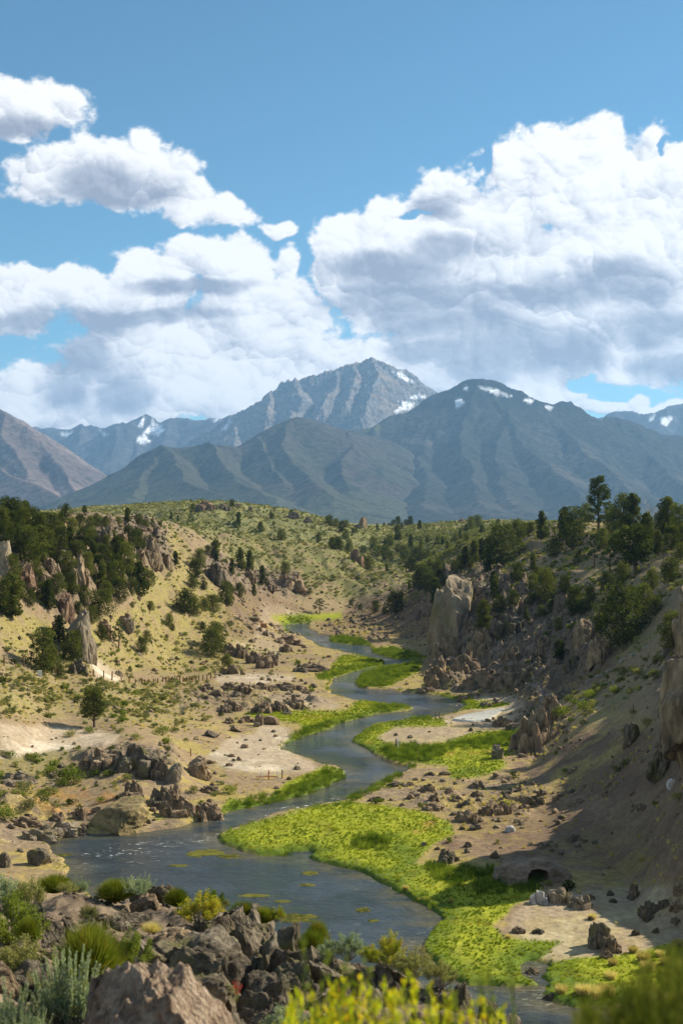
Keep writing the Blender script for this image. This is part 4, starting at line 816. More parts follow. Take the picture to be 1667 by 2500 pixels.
grove('on the left half of the right rim', G5, [(1263,1323,56,'r'),(1294,1304,30,'r'),(1322,1317,68,'c'),(1350,1360,50,'r'),(1395,1340,102,'r',.85),(1376,1320,80,'c'),(1429,1275,46,'b'),(1301,1393,44,'c'),(1409,1376,34,'b'),(1449,1388,82,'s',1.2),(1488,1402,78,'s',1.3),(1325,1422,32,'r'),(1310,1420,36,'c'),(1240,1300,22,'b'),(1278,1312,34,'b')], 200, 480)
grove('on the right half of the right rim', G5, [(1522,1304,98,'r',.85),(1544,1300,96,'c',1.1),(1497,1302,62,'r'),(1589,1300,78,'d'),(1580,1320,70,'c',1.3),(1628,1304,92,'c',1.2),(1656,1306,76,'r'),(1606,1354,60,'c',1.1),(1635,1420,60,'b'),(1590,1440,50,'r'),(1520,1420,50,'b'),(1480,1440,44,'b'),(1470,1340,50,'r'),(1505,1350,56,'r'),(1550,1402,122,'t',1.1),(1640,1340,60,'r'),(1612,1310,62,'r'),(1666,1330,50,'b'),(1570,1360,50,'b'),(1660,1370,44,'b')], 180, 420)
grove('clinging to the dark right slope', G6, [(1180,1542,72,'c',1.1),(1328,1477,84,'b',.9),(1379,1458,48,'r'),(1404,1502,72,'r'),(1323,1506,28,'b'),(1283,1514,30,'c'),(1362,1551,30,'b'),(1365,1610,48,'c',1.3),(1464,1542,42,'b'),(1569,1498,72,'r'),(1640,1584,90,'r'),(1345,1500,30,'b'),(1298,1476,30,'b'),(1250,1480,40,'r'),(1220,1500,40,'b'),(1425,1500,44,'b'),(1440,1470,40,'r'),(1340,1440,44,'r'),(1260,1420,44,'b'),(1300,1440,40,'r'),(1600,1500,44,'b'),(1490,1500,40,'b')], 150, 420)
tree(1460, 1303, 132, 'pine', 'tall dark pine standing above all other trees on the right skyline', G5, 1.0, 200, 420)
tree(1524, 1572, 148, 'bushy', 'very broad spreading juniper beside the brown crag on the right slope', G6, 1.05, 120, 300)
tree(1600, 1620, 20, 'bushy', 'low dark juniper bush under the spreading juniper on the right', G6, 1.3, 120, 300)
tree(231, 1776, 100, 'trunked', 'lone juniper with a bare brown trunk below the post fence', G2, 1.0, 120, 240)
tree(445, 1745, 30, 'dead', 'leafless grey dead bush on the slope right of the lone juniper', 'dead trees', 1.3, 120, 300)
tree(1622, 1392, 24, 'dead', 'fallen bleached branches on the bare slope near the right edge', 'dead trees', 1.6, 120, 300)

# =============================================================================
# rocks
# =============================================================================
def chunk(bm, rd, sub, kind, off, mat):
    """one angular block: a sphere cut by random planes, roughened"""
    r = bmesh.ops.create_icosphere(bm, subdivisions=sub, radius=1.0)['verts']
    planes = [(Vector((rd.gauss(0, 1), rd.gauss(0, 1), rd.gauss(0, .8))).normalized(), rd.uniform(.42, .80)) for _ in range(12 if kind == 'boulder' else 5)]
    if kind != 'boulder':
        for j in range(7): a = j * .9 + rd.uniform(-.3, .3); planes.append((Vector((math.cos(a), math.sin(a), rd.uniform(-.15, .35))).normalized(), rd.uniform(.50, .80)))
        planes.append((Vector((rd.uniform(-.35, .35), rd.uniform(-.35, .35), 1)).normalized(), rd.uniform(.45, .70)))
    for v in r:
        p = v.co.copy()
        for d, k in planes:
            q = p.dot(d)
            if q > k: p -= d * (q - k) * .96
        q = p * 1.3 + off
        if kind == 'lava':
            dd = mn.voronoi(q * 2.6)[0]; d3 = mn.voronoi(q * 6.5)[0]
            p *= 1 + .16 * mn.fractal(q, .65, 2.1, 7) + .15 * (dd[0] - .4) + .08 * (d3[0] - .4) + .03 * mn.fractal(q * 9, .6, 2, 3)
        elif kind in ('crag', 'pillar'):
            dd = mn.voronoi(Vector((q.x * 2.4, q.y * 2.4, q.z * 1.3)))[0]; p *= 1 + .14 * mn.fractal(q * 1.3, .65, 2.1, 6) + .12 * min(.5, dd[1] - dd[0])
        else: p *= 1 + .13 * mn.fractal(q * 1.4, .6, 2.1, 6)
        v.co = mat @ p
def make_rock(kind, seed, sub=4):
    bm = bmesh.new(); rd = random.Random(seed); off = Vector((seed * 7.3, seed * 3.1, -seed * 5.7))
    if kind in ('boulder', 'slab'):
        chunk(bm, rd, sub, kind, off, Matrix.Identity(3))
    else:
        n = {'crag': 13, 'pillar': 5, 'lava': 7}[kind]
        for i in range(n):
            a = i * 2.4 + rd.uniform(-.4, .4)
            if kind == 'pillar': R, h, s_ = (0, 1.0, .80) if i == 0 else (rd.uniform(.30, .5), rd.uniform(.55, .85), rd.uniform(.50, .66))
            elif kind == 'lava': R = 0 if i == 0 else rd.uniform(.25, .60); s_ = rd.uniform(.55, .72); h = s_
            elif i < 3: R, h, s_ = rd.uniform(.15, .32), rd.uniform(.58, .70), rd.uniform(.48, .60)
            elif i < 7: R, h, s_ = rd.uniform(.42, .62), rd.uniform(.42, .58), rd.uniform(.40, .54)
            else: R, h, s_ = rd.uniform(.68, .92), rd.uniform(.30, .42), rd.uniform(.32, .44)
            bmv = len(bm.verts); S = Euler((rd.uniform(-.3, .3), rd.uniform(-.3, .3), rd.uniform(0, 6))).to_matrix() @ Matrix(((s_, 0, 0), (0, s_, 0), (0, 0, h)))
            b2 = bmesh.new(); chunk(b2, rd, sub - 1, kind, off + Vector((i * 3.1, i, 0)), S)
            tmp = bpy.data.meshes.new('t')
            for v in b2.verts: v.co += Vector((R * math.cos(a), R * math.sin(a), h * .35 if i else .3))
            b2.to_mesh(tmp); b2.free(); bm.from_mesh(tmp); bpy.data.meshes.remove(tmp)
    lo = min(v.co.z for v in bm.verts); hi = max(v.co.z for v in bm.verts)
    if kind in ('crag', 'lava', 'pillar'): lo = hi - (hi - lo) * .85
    rx = max(abs(v.co.x) for v in bm.verts) * .95; ry = max(abs(v.co.y) for v in bm.verts) * .95
    for v in bm.verts:
        v.co.z = (v.co.z - lo) / (hi - lo) * 1.4 - .4; v.co.x /= rx; v.co.y /= ry       # stands 1 above ground, roots .4 below
        if v.co.z < 0: v.co.x *= 1.06; v.co.y *= 1.06
    me = bpy.data.meshes.new('rock'); bm.to_mesh(me); bm.free(); me.polygons.foreach_set('use_smooth', [kind == 'lava'] * len(me.polygons)); me.update(); return me
ROCKS = {'boulder': [make_rock('boulder', s, 4) for s in (1, 2, 3, 4, 5)], 'slab': [make_rock('slab', s, 4) for s in (11, 12, 13)], 'crag': [make_rock('crag', s, 5) for s in (21, 22, 23, 24, 25)], 'lava': [make_rock('lava', s, 6) for s in (31, 32, 33)], 'pillar': [make_rock('pillar', s, 5) for s in (41, 42, 43)]}
_rc = {}
def rmesh(kind, mat, i=None):
    k = rt.randrange(len(ROCKS[kind])) if i is None else i % len(ROCKS[kind])
    key = (kind, k, mat.name)
    if key not in _rc:
        me = ROCKS[kind][k].copy(); me.materials.clear(); me.materials.append(mat); _rc[key] = me
    return _rc[key]
def rock(px, py, wp_, hp, kind, mat, label, group, cat='boulder', y0=40, y1=1100, depth=.8, rz=None, name=None, sink=0.0):
    if kind == 'crag' and hp > .95 * wp_: kind = 'pillar'
    x, y, z = spot(px, py, y0, y1); w = wp_ / F * y / 2 * 1.08; h = hp / F * y * 1.05; d = max(w * depth, h * .35)
    a = rt.uniform(-.6, .6) if rz is None else rz
    if cat == 'boulder' and rt.random() < .5: a += math.pi
    yy = y + d * .8; zz = float(ground_at((px - CX) / F * yy, yy))
    o = link(name or ('rock_outcrop' if cat == 'rock outcrop' else 'boulder'), rmesh(kind, mat), None, ((px - CX) / F * yy, yy, min(z + .3 * h, (z + max(zz, z)) / 2) - sink * h), (0, 0, a), (w, d, h * 1.04))
    return tag(o, label, cat, group)
KM = {'b': R_BROWN, 'd': R_DARK, 'p': R_PALE, 'r': R_RED, 'w': R_WHITE, 't': R_TAN, 'm': R_MOSS}
MW = {'b': 'brown', 'd': 'dark', 'p': 'pale', 'r': 'rusty brown', 'w': 'white', 't': 'tan', 'm': 'mossy'}
CRAG_H = {'on the left rim': .72, 'below the left rim': .8, 'on the dark right spur': .7, 'strewn over the right bank': .75, 'at the water on the left': .85, 'between trail head and creek': .8, 'in the lower rock field': .8}
def rocks(where, group, cat, kind, lst, y0=40, y1=1100, **k):
    lst = sorted(lst); n = len(lst)
    for i, (px, py, w, h, m) in enumerate(lst):
        sz = 'big ' if w > 60 else ('small ' if w < 20 else '')
        h *= CRAG_H.get(where, 1)
        rock(px, py, w, h, kind, KM[m], f"{sz}{MW[m]} {cat}, {ordinal(i, n)} of {n} {where}", group, cat, y0, y1, **k)
rocks('on the left rim', 'crags on the left rim', 'rock outcrop', 'crag', [(8,1402,64,98,'p'),(58,1432,74,62,'r'),(98,1428,48,54,'b'),(122,1402,52,50,'b'),(184,1428,80,76,'b'),(203,1270,38,22,'b'),(255,1344,64,62,'b'),(298,1344,36,48,'r'),(366,1374,62,80,'b'),(335,1295,64,16,'b'),(182,1338,54,38,'d'),(216,1398,40,36,'b'),(408,1388,24,40,'b'),(120,1445,40,30,'r'),(262,1466,34,22,'b'),(230,1330,34,30,'p'),(386,1392,30,30,'b'),(345,1378,28,44,'b')], 190, 460)
rocks('below the left rim', 'crags on the left slope', 'rock outcrop', 'crag', [(160,1516,38,74,'r'),(204,1480,34,26,'b'),(190,1647,46,40,'d'),(304,1537,44,42,'p'),(252,1550,36,42,'r'),(290,1650,24,14,'p')], 160, 420)
rock(200, 1614, 70, 112, 'crag', R_PALE, 'tall pale leaning rock spire standing on the left slope', 'crags on the left slope', 'rock outcrop', 160, 420, name='rock_spire')
rocks('on the far hilltop', 'rocks on the far hill', 'rock outcrop', 'crag', [(503,1246,48,22,'r'),(545,1246,36,14,'b'),(612,1249,13,13,'r'),(718,1268,36,18,'b'),(752,1277,24,14,'b'),(580,1240,20,9,'b'),(486,1248,20,14,'d')], 560, 1000)
rocks('in the gully of the middle hill', 'ledges of the middle hill', 'rock outcrop', 'crag', [(525,1428,56,50,'d'),(610,1418,36,24,'b'),(708,1438,88,36,'b'),(655,1440,40,20,'b'),(560,1440,30,20,'b')], 260, 560)
rocks('on the valley-head skyline', 'rocks at the valley head', 'rock outcrop', 'crag', [(886,1288,20,24,'b'),(872,1290,24,10,'d'),(1125,1276,18,10,'r'),(868,1370,26,28,'r'),(880,1380,20,22,'r'),(950,1283,12,6,'b')], 440, 1000)
rocks('beside the trail head', 'boulders by the trail head', 'boulder', 'boulder', [(546,1647,18,15,'b'),(569,1647,27,22,'b'),(594,1648,16,12,'b'),(616,1517,30,10,'d'),(628,1519,15,12,'b'),(634,1541,11,9,'b'),(648,1553,13,11,'b')], 220, 480)
rocks('between trail head and creek', 'outcrops by the trail head', 'rock outcrop', 'crag', [(560,1600,40,34,'b'),(586,1608,40,40,'b'),(622,1620,40,36,'b'),(648,1632,44,38,'b'),(666,1626,30,42,'b'),(700,1574,70,24,'b'),(699,1593,32,24,'b'),(765,1640,90,22,'b'),(735,1642,40,14,'d')], 200, 480)
rocks('in the lower rock field', 'rock field by the trail', 'rock outcrop', 'crag', [(505,1690,34,18,'b'),(530,1700,34,18,'b'),(560,1684,40,20,'b'),(596,1690,40,22,'b'),(640,1684,50,20,'b'),(690,1686,60,22,'b'),(730,1686,40,14,'b'),(745,1694,24,12,'b'),(580,1702,34,16,'p'),(640,1742,62,36,'b'),(680,1738,40,26,'b'),(722,1732,54,34,'b'),(570,1738,46,32,'b'),(545,1740,30,20,'b'),(600,1765,40,18,'b'),(560,1768,30,18,'b'),(765,1680,22,12,'p'),(700,1745,30,18,'p')], 150, 320)
rocks('on the left bank flats', 'boulders on the left bank', 'boulder', 'boulder', [(664,1770,42,20,'b'),(632,1772,24,26,'b'),(520,1802,38,17,'d'),(582,1788,36,15,'b'),(513,1866,15,9,'b'),(640,1765,18,16,'b'),(626,1776,16,10,'p')], 140, 320)
rock(488, 1902, 66, 46, 'pillar', R_BROWN, 'large square brown boulder above the sandy flat', 'boulders on the left bank', 'boulder', 120, 220)
rock(424, 1916, 50, 44, 'slab', R_PALE, 'tilted pale slab left of the square boulder', 'boulders on the left bank', 'boulder', 120, 220)
rocks('along the undercut left bank', 'ledges of the left bank', 'rock outcrop', 'crag', [(342,1900,120,64,'d'),(250,1882,104,40,'b'),(325,1954,60,42,'b'),(46,1920,104,26,'p'),(395,1905,50,40,'b'),(150,1900,60,18,'b')], 110, 220)
rocks('at the water on the left', 'rocks at the left waterside', 'rock outcrop', 'crag', [(60,2020,66,28,'b'),(96,2052,80,34,'p'),(160,2050,90,38,'p'),(142,2006,44,22,'b'),(198,2002,38,28,'b'),(395,1978,76,58,'d'),(440,1996,90,54,'b'),(512,2012,66,46,'b'),(420,1962,60,44,'b'),(505,1986,54,34,'b'),(512,1938,44,24,'b'),(205,2046,30,26,'p')], 100, 200)
rock(300, 2040, 160, 66, 'slab', R_MOSS, 'rounded mossy yellow-green rock dome at the waterline', 'rocks at the left waterside', 'rock outcrop', 100, 200)
rock(98, 2114, 58, 36, 'boulder', R_DARK, 'dark angular boulder at the left end of the pool', 'rocks at the left waterside', 'boulder', 90, 200)
rock(8, 2120, 34, 34, 'boulder', R_DARK, 'dark boulder cut by the left edge above the foreground', 'rocks at the left waterside', 'boulder', 90, 200)
rocks('strewn over the right bank', 'boulders on the right bank', 'boulder', 'crag', [(1138,2010,58,38,'b'),(1204,1992,60,40,'b'),(1230,1990,36,38,'b'),(1160,1945,26,18,'b'),(1059,1955,32,22,'b'),(1058,1980,52,20,'b'),(1115,1958,34,18,'b'),(1307,1962,38,22,'d'),(1322,1944,24,15,'d'),(1142,2069,22,17,'d'),(1043,1932,34,22,'b'),(918,1958,36,15,'b'),(968,1922,38,15,'d'),(1086,1893,28,11,'b'),(1050,1894,26,10,'d'),(1165,1926,44,22,'b'),(1000,1920,24,12,'b'),(1095,1940,22,14,'b'),(1140,1965,24,14,'p'),(1280,1975,28,12,'b'),(1215,2008,14,8,'p'),(1160,2014,16,12,'b')], 90, 240)
rock(1243, 2032, 26, 14, 'boulder', R_WHITE, 'small white boulder on the grass before the shaded slope', 'boulders on the right bank', 'boulder', 90, 240)
rock(1092, 2110, 60, 30, 'crag', R_DARK, 'dark boulder at the tip of the big shadow on the meadow', 'boulders on the right bank', 'boulder', 90, 240)
rock(1034, 2067, 14, 9, 'boulder', R_PALE, 'tiny pale stone lying alone on the bright meadow', 'boulders on the right bank', 'boulder', 90, 240)
rocks('near the hot pool', 'rocks by the hot pool', 'boulder', 'crag', [(1149,1786,12,9,'d'),(1228,1776,46,24,'b'),(1256,1781,42,14,'d'),(1215,1854,32,32,'p'),(1185,1726,30,12,'p'),(1210,1720,20,8,'b'),(1130,1710,34,10,'b')], 140, 280)
rock(1303, 1838, 112, 98, 'crag', R_BROWN, 'broad lichened brown rock standing at the foot of the right slope', 'crags on the right slope', 'rock outcrop', 140, 260, depth=.9)
rock(1345, 1760, 70, 60, 'crag', R_BROWN, 'brown rock behind the broad lichened rock', 'crags on the right slope', 'rock outcrop', 140, 280)
rock(1541, 1818, 44, 48, 'boulder', R_DARK, 'dark rounded rock pillar on the golden part of the right slope', 'crags on the right slope', 'rock outcrop', 100, 220)
rock(1637, 1927, 26, 22, 'boulder', R_WHITE, 'single white boulder on the shaded slope near the right edge', 'boulders on the right slope', 'boulder', 80, 200)
rock(1712, 1850, 190, 235, 'crag', R_BROWN, 'high brown cliff cut by the right edge, halfway up', 'crags on the right slope', 'rock outcrop', 90, 180, depth=1.0, rz=.2)
rock(1700, 1600, 90, 150, 'crag', R_BROWN, 'upper brown cliff top cut by the right edge', 'crags on the right slope', 'rock outcrop', 120, 220, depth=.9)
rock(1620, 1890, 90, 60, 'crag', R_DARK, 'dark broken rock at the foot of the right edge cliff', 'crags on the right slope', 'rock outcrop', 90, 200)
rock(1112, 1545, 120, 128, 'crag', R_PALE, 'tall pale rock tower at the left end of the dark spur', 'crags on the right slope', 'rock outcrop', 240, 420, depth=.9)
rocks('on the dark right spur', 'crags on the right slope', 'rock outcrop', 'crag', [(1068,1680,64,80,'b'),(1092,1610,64,80,'b'),(1135,1640,60,70,'b'),(1180,1600,80,80,'b'),(1170,1680,70,50,'b'),(1240,1560,80,60,'d'),(1272,1460,60,34,'b'),(1240,1680,70,50,'b'),(1300,1660,60,50,'d'),(1330,1600,60,60,'b'),(1425,1574,54,80,'b'),(1462,1626,54,84,'b'),(1400,1640,40,50,'d'),(1497,1445,38,28,'r'),(1380,1702,52,38,'p'),(1200,1500,60,40,'d'),(1165,1450,60,40,'p'),(1040,1690,40,20,'b'),(1155,1700,30,12,'b'),(1250,1610,50,40,'b')], 170, 420, depth=.7)
rocks('on the near sandy flat', 'rocks on the near sandy flat', 'boulder', 'crag', [(1316,2209,46,28,'w'),(1364,2208,66,34,'p'),(1420,2222,64,30,'p'),(1490,2330,50,36,'b'),(1482,2341,34,15,'b'),(1545,2192,26,32,'b'),(1588,2238,52,30,'d'),(1585,2249,26,15,'d'),(1600,2280,20,12,'d'),(1550,2285,22,13,'d'),(1442,2248,18,10,'d'),(1266,2281,32,14,'b'),(1314,2281,30,10,'d'),(1647,2263,24,14,'p'),(1299,2386,34,20,'b'),(1342,2446,34,16,'d'),(1495,2206,20,10,'d'),(1620,2220,30,18,'d'),(1440,2198,24,12,'b'),(1650,2230,40,20,'b'),(1660,2195,34,22,'b')], 60, 130)
rock(1460, 2318, 66, 60, 'pillar', R_DARK, 'big dark upright boulder casting a shadow on the near sandy flat', 'rocks on the near sandy flat', 'boulder', 60, 130)

# hidden shoulder of the right wall just outside the frame; its shade falls on the meadow
for (x, y, w, d, h, i) in ((36, 121, 8, 8, 22, 0), (40, 112, 8, 8, 19, 1), (45, 128, 9, 9, 26, 2), (47, 106, 7, 8, 17, 3)):
    o = link('rock_outcrop', rmesh('crag', R_BROWN, i), None, (x, y, float(ground_at(x, y)) - 2), (0, 0, i * .7), (w, d, h - float(ground_at(x, y)) + 2))
    tag(o, ('shorter', 'second', 'highest', 'nearest')[i] + ' brown cliff of the right wall standing outside the right edge', 'rock outcrop', 'cliffs beyond the right edge')

# cave under the shaded slope: a mound with a hollow opening
def cave():
    x, y, z = spot(1300, 2150, 80, 140)
    bm = bmesh.new(); bmesh.ops.create_icosphere(bm, subdivisions=6, radius=1)
    for v in bm.verts:
        p = v.co.copy(); q = p.copy()
        p *= 1 + .10 * mn.fractal(q * 2 + Vector((3, 1, 7)), .8, 2.1, 5)
        # hollow pushed back into the mound around the mouth
        mx, mz = q.x - .10, q.z - .36; k = 1 - min(1, (mx / .27) ** 2 + (mz / .36) ** 2)
        if q.y < 0 and k > 0: p.y += 1.45 * min(1, k * 6) * (.85 + .1 * mn.noise(q * 5))
        v.co = p
    me = bpy.data.meshes.new('cave_mound'); bm.to_mesh(me); bm.free(); me.materials.append(rock_mat('cave_mud', (.09, .065, .045), (.18, .135, .095), (.28, .22, .16)))
    me.polygons.foreach_set('use_smooth', [True] * len(me.polygons)); me.update()
    o = link('cave_mound', me, None, (x, y + .9, z - .2), (0, 0, 0), (3.0, 2.3, 1.65)); tag(o, 'mud mound with a black cave opening under the shaded right slope', 'cave')
cave()

# pale boards along the old path on the right slope
for i, (px, py, L_, a) in enumerate([(1546,1604,22,.5),(1522,1613,20,.0),(1514,1621,14,1.2),(1485,1643,16,.6),(1462,1654,18,.5),(1436,1666,16,.5),(1575,1586,18,.0)]):
    x, y, z = spot(px, py, 120, 260); l = L_ / F * y; b = MB().box((0, 0, .1), (l, .35, .22)).mesh('path_beam', flat_mat('weathered_beam', (.34, .33, .26)) if i == 0 else bpy.data.materials['weathered_beam'])
    tag(link('path_beam', b, None, (x, y, z + .12), (0, -.15, a)), f'pale weathered beam, {ordinal(i, 7) if i in (0,) else ORD[i] + " in order"} of 7 beside the right slope path', 'beam', 'beams beside the right slope path')

# =============================================================================
# ground plants nobody could count: instanced over the ground
# =============================================================================
def leafy(name, m, rng, n, size, shape):
    """unit shrubs: n small faces; shape 'mound', 'tuft', 'spray'"""
    if shape == 'mound':
        c = rdir(rng, 14) * np.array([.55, .55, .30]) * rng.random((14, 1)) ** .3 + np.array([0, 0, .42]); r = np.full(14, .33)
        p, a, b = blob_leaves(rng, c, r, n, size, up=.5); p[:, 2] = np.maximum(p[:, 2], .0); return quads(p, a, b, name, m)
    t = rng.random(n) * 2 * np.pi; R = rng.random(n) ** .5 * (.34 if shape == 'tuft' else .5); out_ = .25 + .75 * R / .5
    kb = .30 if shape == 'spray' else 1.0; base = np.stack([kb * R * np.cos(t), kb * R * np.sin(t), -.04 * np.ones(n)], 1); h = .6 + .45 * rng.random(n)
    if shape == 'spray': h *= 1 - .62 * (R / .5) ** 2
    lean = np.stack([np.cos(t) * out_, np.sin(t) * out_, np.zeros(n)], 1) * (.20 if shape == 'tuft' else (.36 if shape == 'spray' else .16)) + rng.normal(size=(n, 3)) * np.array([.10, .10, 0])
    tip = base + lean + np.stack([0 * h, 0 * h, h], 1); side = np.cross(tip - base, rdir(rng, n)); side /= np.linalg.norm(side, axis=1, keepdims=True) + 1e-9; side *= size
    mid = base + (tip - base) * .55 - lean * .12
    v = np.stack([base - side, base + side, mid + side * .9, tip, mid - side * .9], 1).reshape(-1, 3)
    i = np.arange(n)[:, None] * 5; f = np.concatenate([i + np.array([[0, 1, 2, 4]]), i + np.array([[4, 2, 3, 3]])]); f4 = f[:n]; me = bpy.data.meshes.new(name)
    faces = [tuple(q) for q in f4.tolist()] + [(int(k) + 4, int(k) + 2, int(k) + 3) for k in i[:, 0]]
    me.from_pydata(v.tolist(), [], faces); me.materials.append(m); me.update(); return me
def scatter(name, X, Y, Zp, scl, protos, kind='stuff', seed=1, tilt=.12):
    n = len(X); rng = np.random.default_rng(seed); me = bpy.data.meshes.new(name); me.vertices.add(n)
    me.vertices.foreach_set('co', np.stack([X, Y, Zp], 1).astype(np.float32).ravel())
    def fa(nm, typ, arr, key='value'): a = me.attributes.new(nm, typ, 'POINT'); a.data.foreach_set(key, arr)
    rot = np.stack([rng.normal(size=n) * tilt, rng.normal(size=n) * tilt, rng.random(n) * 6.283], 1).astype(np.float32)
    s3 = np.stack([scl * (.85 + .4 * rng.random(n)), scl * (.85 + .4 * rng.random(n)), scl * (.75 + .5 * rng.random(n))], 1).astype(np.float32)
    fa('rot', 'FLOAT_VECTOR', rot.ravel(), 'vector'); fa('scl3', 'FLOAT_VECTOR', s3.ravel(), 'vector'); fa('pick', 'INT', rng.integers(0, len(protos), n).astype(np.int32)); me.update()
    o = link(name, me); tag(o, kind=kind)
    g = bpy.data.node_groups.new(name, 'GeometryNodeTree'); g.interface.new_socket('Geometry', in_out='INPUT', socket_type='NodeSocketGeometry'); g.interface.new_socket('Geometry', in_out='OUTPUT', socket_type='NodeSocketGeometry')
    gi = g.nodes.new('NodeGroupInput'); go = g.nodes.new('NodeGroupOutput'); jn = g.nodes.new('GeometryNodeJoinGeometry'); g.links.new(jn.outputs[0], go.inputs[0])
    def na(nm, t): k = g.nodes.new('GeometryNodeInputNamedAttribute'); k.data_type = t; k.inputs[0].default_value = nm; return k
    r_, s_, p_ = na('rot', 'FLOAT_VECTOR'), na('scl3', 'FLOAT_VECTOR'), na('pick', 'INT')
    mp_ = g.nodes.new('GeometryNodeMeshToPoints'); g.links.new(gi.outputs[0], mp_.inputs[0])
    for k, pr in enumerate(protos):
        po = bpy.data.objects.new(name + '_source', pr)
        oi = g.nodes.new('GeometryNodeObjectInfo'); oi.inputs[0].default_value = po
        cp = g.nodes.new('FunctionNodeCompare'); cp.data_type = 'INT'; cp.operation = 'EQUAL'; g.links.new(p_.outputs[0], cp.inputs[2]); cp.inputs[3].default_value = k
        ip = g.nodes.new('GeometryNodeInstanceOnPoints'); g.links.new(mp_.outputs[0], ip.inputs['Points']); g.links.new(oi.outputs['Geometry'], ip.inputs['Instance'])
        g.links.new(cp.outputs[0], ip.inputs['Selection']); g.links.new(r_.outputs[0], ip.inputs['Rotation']); g.links.new(s_.outputs[0], ip.inputs['Scale']); g.links.new(ip.outputs[0], jn.inputs[0])
    md = o.modifiers.new('scatter', 'NODES'); md.node_group = g; return o
_area = np.zeros_like(Z); _area[:-1, :-1] = (GY[:-1, :-1] * np.diff(us)[None, :]) * np.diff(GY[:, 0])[:, None]
_vis = (np.abs(U) < .30)
def sample(dens, seed, cap=60000):
    """random places with `dens` plants per square metre"""
    rng = np.random.default_rng(seed); w = np.where(_vis, dens * _area, 0).ravel(); tot = w.sum(); n = int(min(tot, cap))
    k = np.searchsorted(np.cumsum(w) / tot, rng.random(n)); j, i = np.unravel_index(np.clip(k, 0, w.size - 1), Z.shape); i = np.minimum(i, nu_ - 2); j = np.minimum(j, nv_ - 2)
    a, b = rng.random(n), rng.random(n); u_ = us[i] + a * (us[i + 1] - us[i]); y_ = np.exp(ls[j] + b * (ls[j + 1] - ls[j])); x_ = u_ * y_
    return x_, y_, ground_at(x_, y_), rng, (j, i)
rg = np.random.default_rng(77)
SAGE_P = [leafy('sage', L_SAGE, rg, 150, .13, 'mound') for _ in range(4)]; GRN_P = [leafy('shrub', L_GREEN, rg, 170, .12, 'mound') for _ in range(3)]
DRK_P = [leafy('shrub', L_JUN, rg, 170, .12, 'mound') for _ in range(2)]
TUFT_P = [leafy('tuft', L_MEAD, rg, 90, .015, 'tuft') for _ in range(4)]; REED_P = [leafy('reed', L_REED, rg, 46, .016, 'reed') for _ in range(3)]; STRAW_P = [leafy('straw', L_STRAW, rg, 60, .02, 'tuft') for _ in range(3)]
slope_y = np.zeros_like(Z); slope_y[:-1] = np.abs(np.diff(Z, axis=0)) / (np.diff(GY, axis=0) + 1e-6); gentle = sst(1.6, .8, slope_y)
pat = fbm(GX / 6, GY / 6, 3, 81); pat2 = fbm(GX / 18, GY / 18, 3, 82)
dry = (1 - MEADOW) * sst(2, 7, SD) * (1 - .92 * BARE) * (GY > 75) * (GY < 900) * gentle
RIGHT_UP = region([(960,1290),(1667,1280),(1800,1280),(1800,1560),(1667,1560),(1500,1600),(1300,1560),(1150,1480),(1000,1450)], 20, 200, 900)
PATCH = region([(1560,1560),(1667,1540),(1800,1560),(1700,1680),(1640,1700),(1560,1700),(1420,1760),(1350,1740),(1370,1690),(1480,1640)], 14, 120, 260)
TERR = region([(0,1560),(120,1590),(300,1650),(500,1665),(540,1700),(470,1790),(240,1780),(0,1760)], 14, 130, 260)
LOWL = region([(0,1830),(200,1830),(330,1900),(330,1960),(100,1980),(0,1960)], 14, 110, 180)
dens = dry * (.05 + .42 * GRASSY + .55 * HILLS * sst(1000, 500, GY) + .55 * TERR + .60 * RIGHT_UP + .75 * PATCH + .7 * LOWL) * 1.5 * sst(-.25, .35, pat + .5 * pat2) * (1 - .6 * SCREE * (1 - PATCH)) * (1 - .5 * ROCK)
x, y, z, r, ji = sample(dens, 1, 60000)
scatter('sagebrush_cover', x, y, z - .04, (.24 + .62 * r.random(len(x)) ** 3) * (1 + .35 * sst(350, 600, y)), SAGE_P, seed=2)
dens2 = dry * (.02 + .08 * HILLS + .07 * GRASSY + .40 * RIGHT_UP + .12 * TERR + .22 * LOWL) * sst(-.2, .4, -pat) * (1 - .7 * SCREE) + .05 * ROCK * (GY > 100) * (GY < 450)
x, y, z, r, ji = sample(dens2, 3, 14000)
scatter('green_brush_cover', x, y, z - .05, (.35 + .6 * r.random(len(x)) ** 2) * (1 + .3 * sst(350, 600, y)), GRN_P + DRK_P, seed=4)
dens3 = dry * (.9 * GRASSY + .6 * TERR + .25 + .9 * LOWL + 1.3 * SCREE * sst(-.3, .4, pat2)) * sst(-.4, .4, pat2 + .4 * pat) * (GY < 420) + .35 * HILLS * dry * sst(-.3, .4, pat2)
x, y, z, r, ji = sample(dens3, 5, 70000)
scatter('dry_grass_cover', x, y, z, .16 + .26 * r.random(len(x)) ** 2 + .2 * sst(400, 600, y), STRAW_P, seed=6)
densm = MEADOW * sst(.15, .5, SD) * 13 * sst(420, 140, GY) + sst(.1, .4, SD) * sst(1.6, .6, SD) * 5 * (GY > 78) * (GY < 330) * (1 - BARE) * sst(.6, -.1, -fbm(GX / 4, GY / 4, 2, 83))
x, y, z, r, ji = sample(densm, 7, 130000)
scatter('meadow_grass', x, y, z - .03, (.09 + .14 * r.random(len(x)) ** 2) * (1 + .8 * sst(150, 260, y)), TUFT_P, seed=8)
REEDS = np.zeros_like(Z)
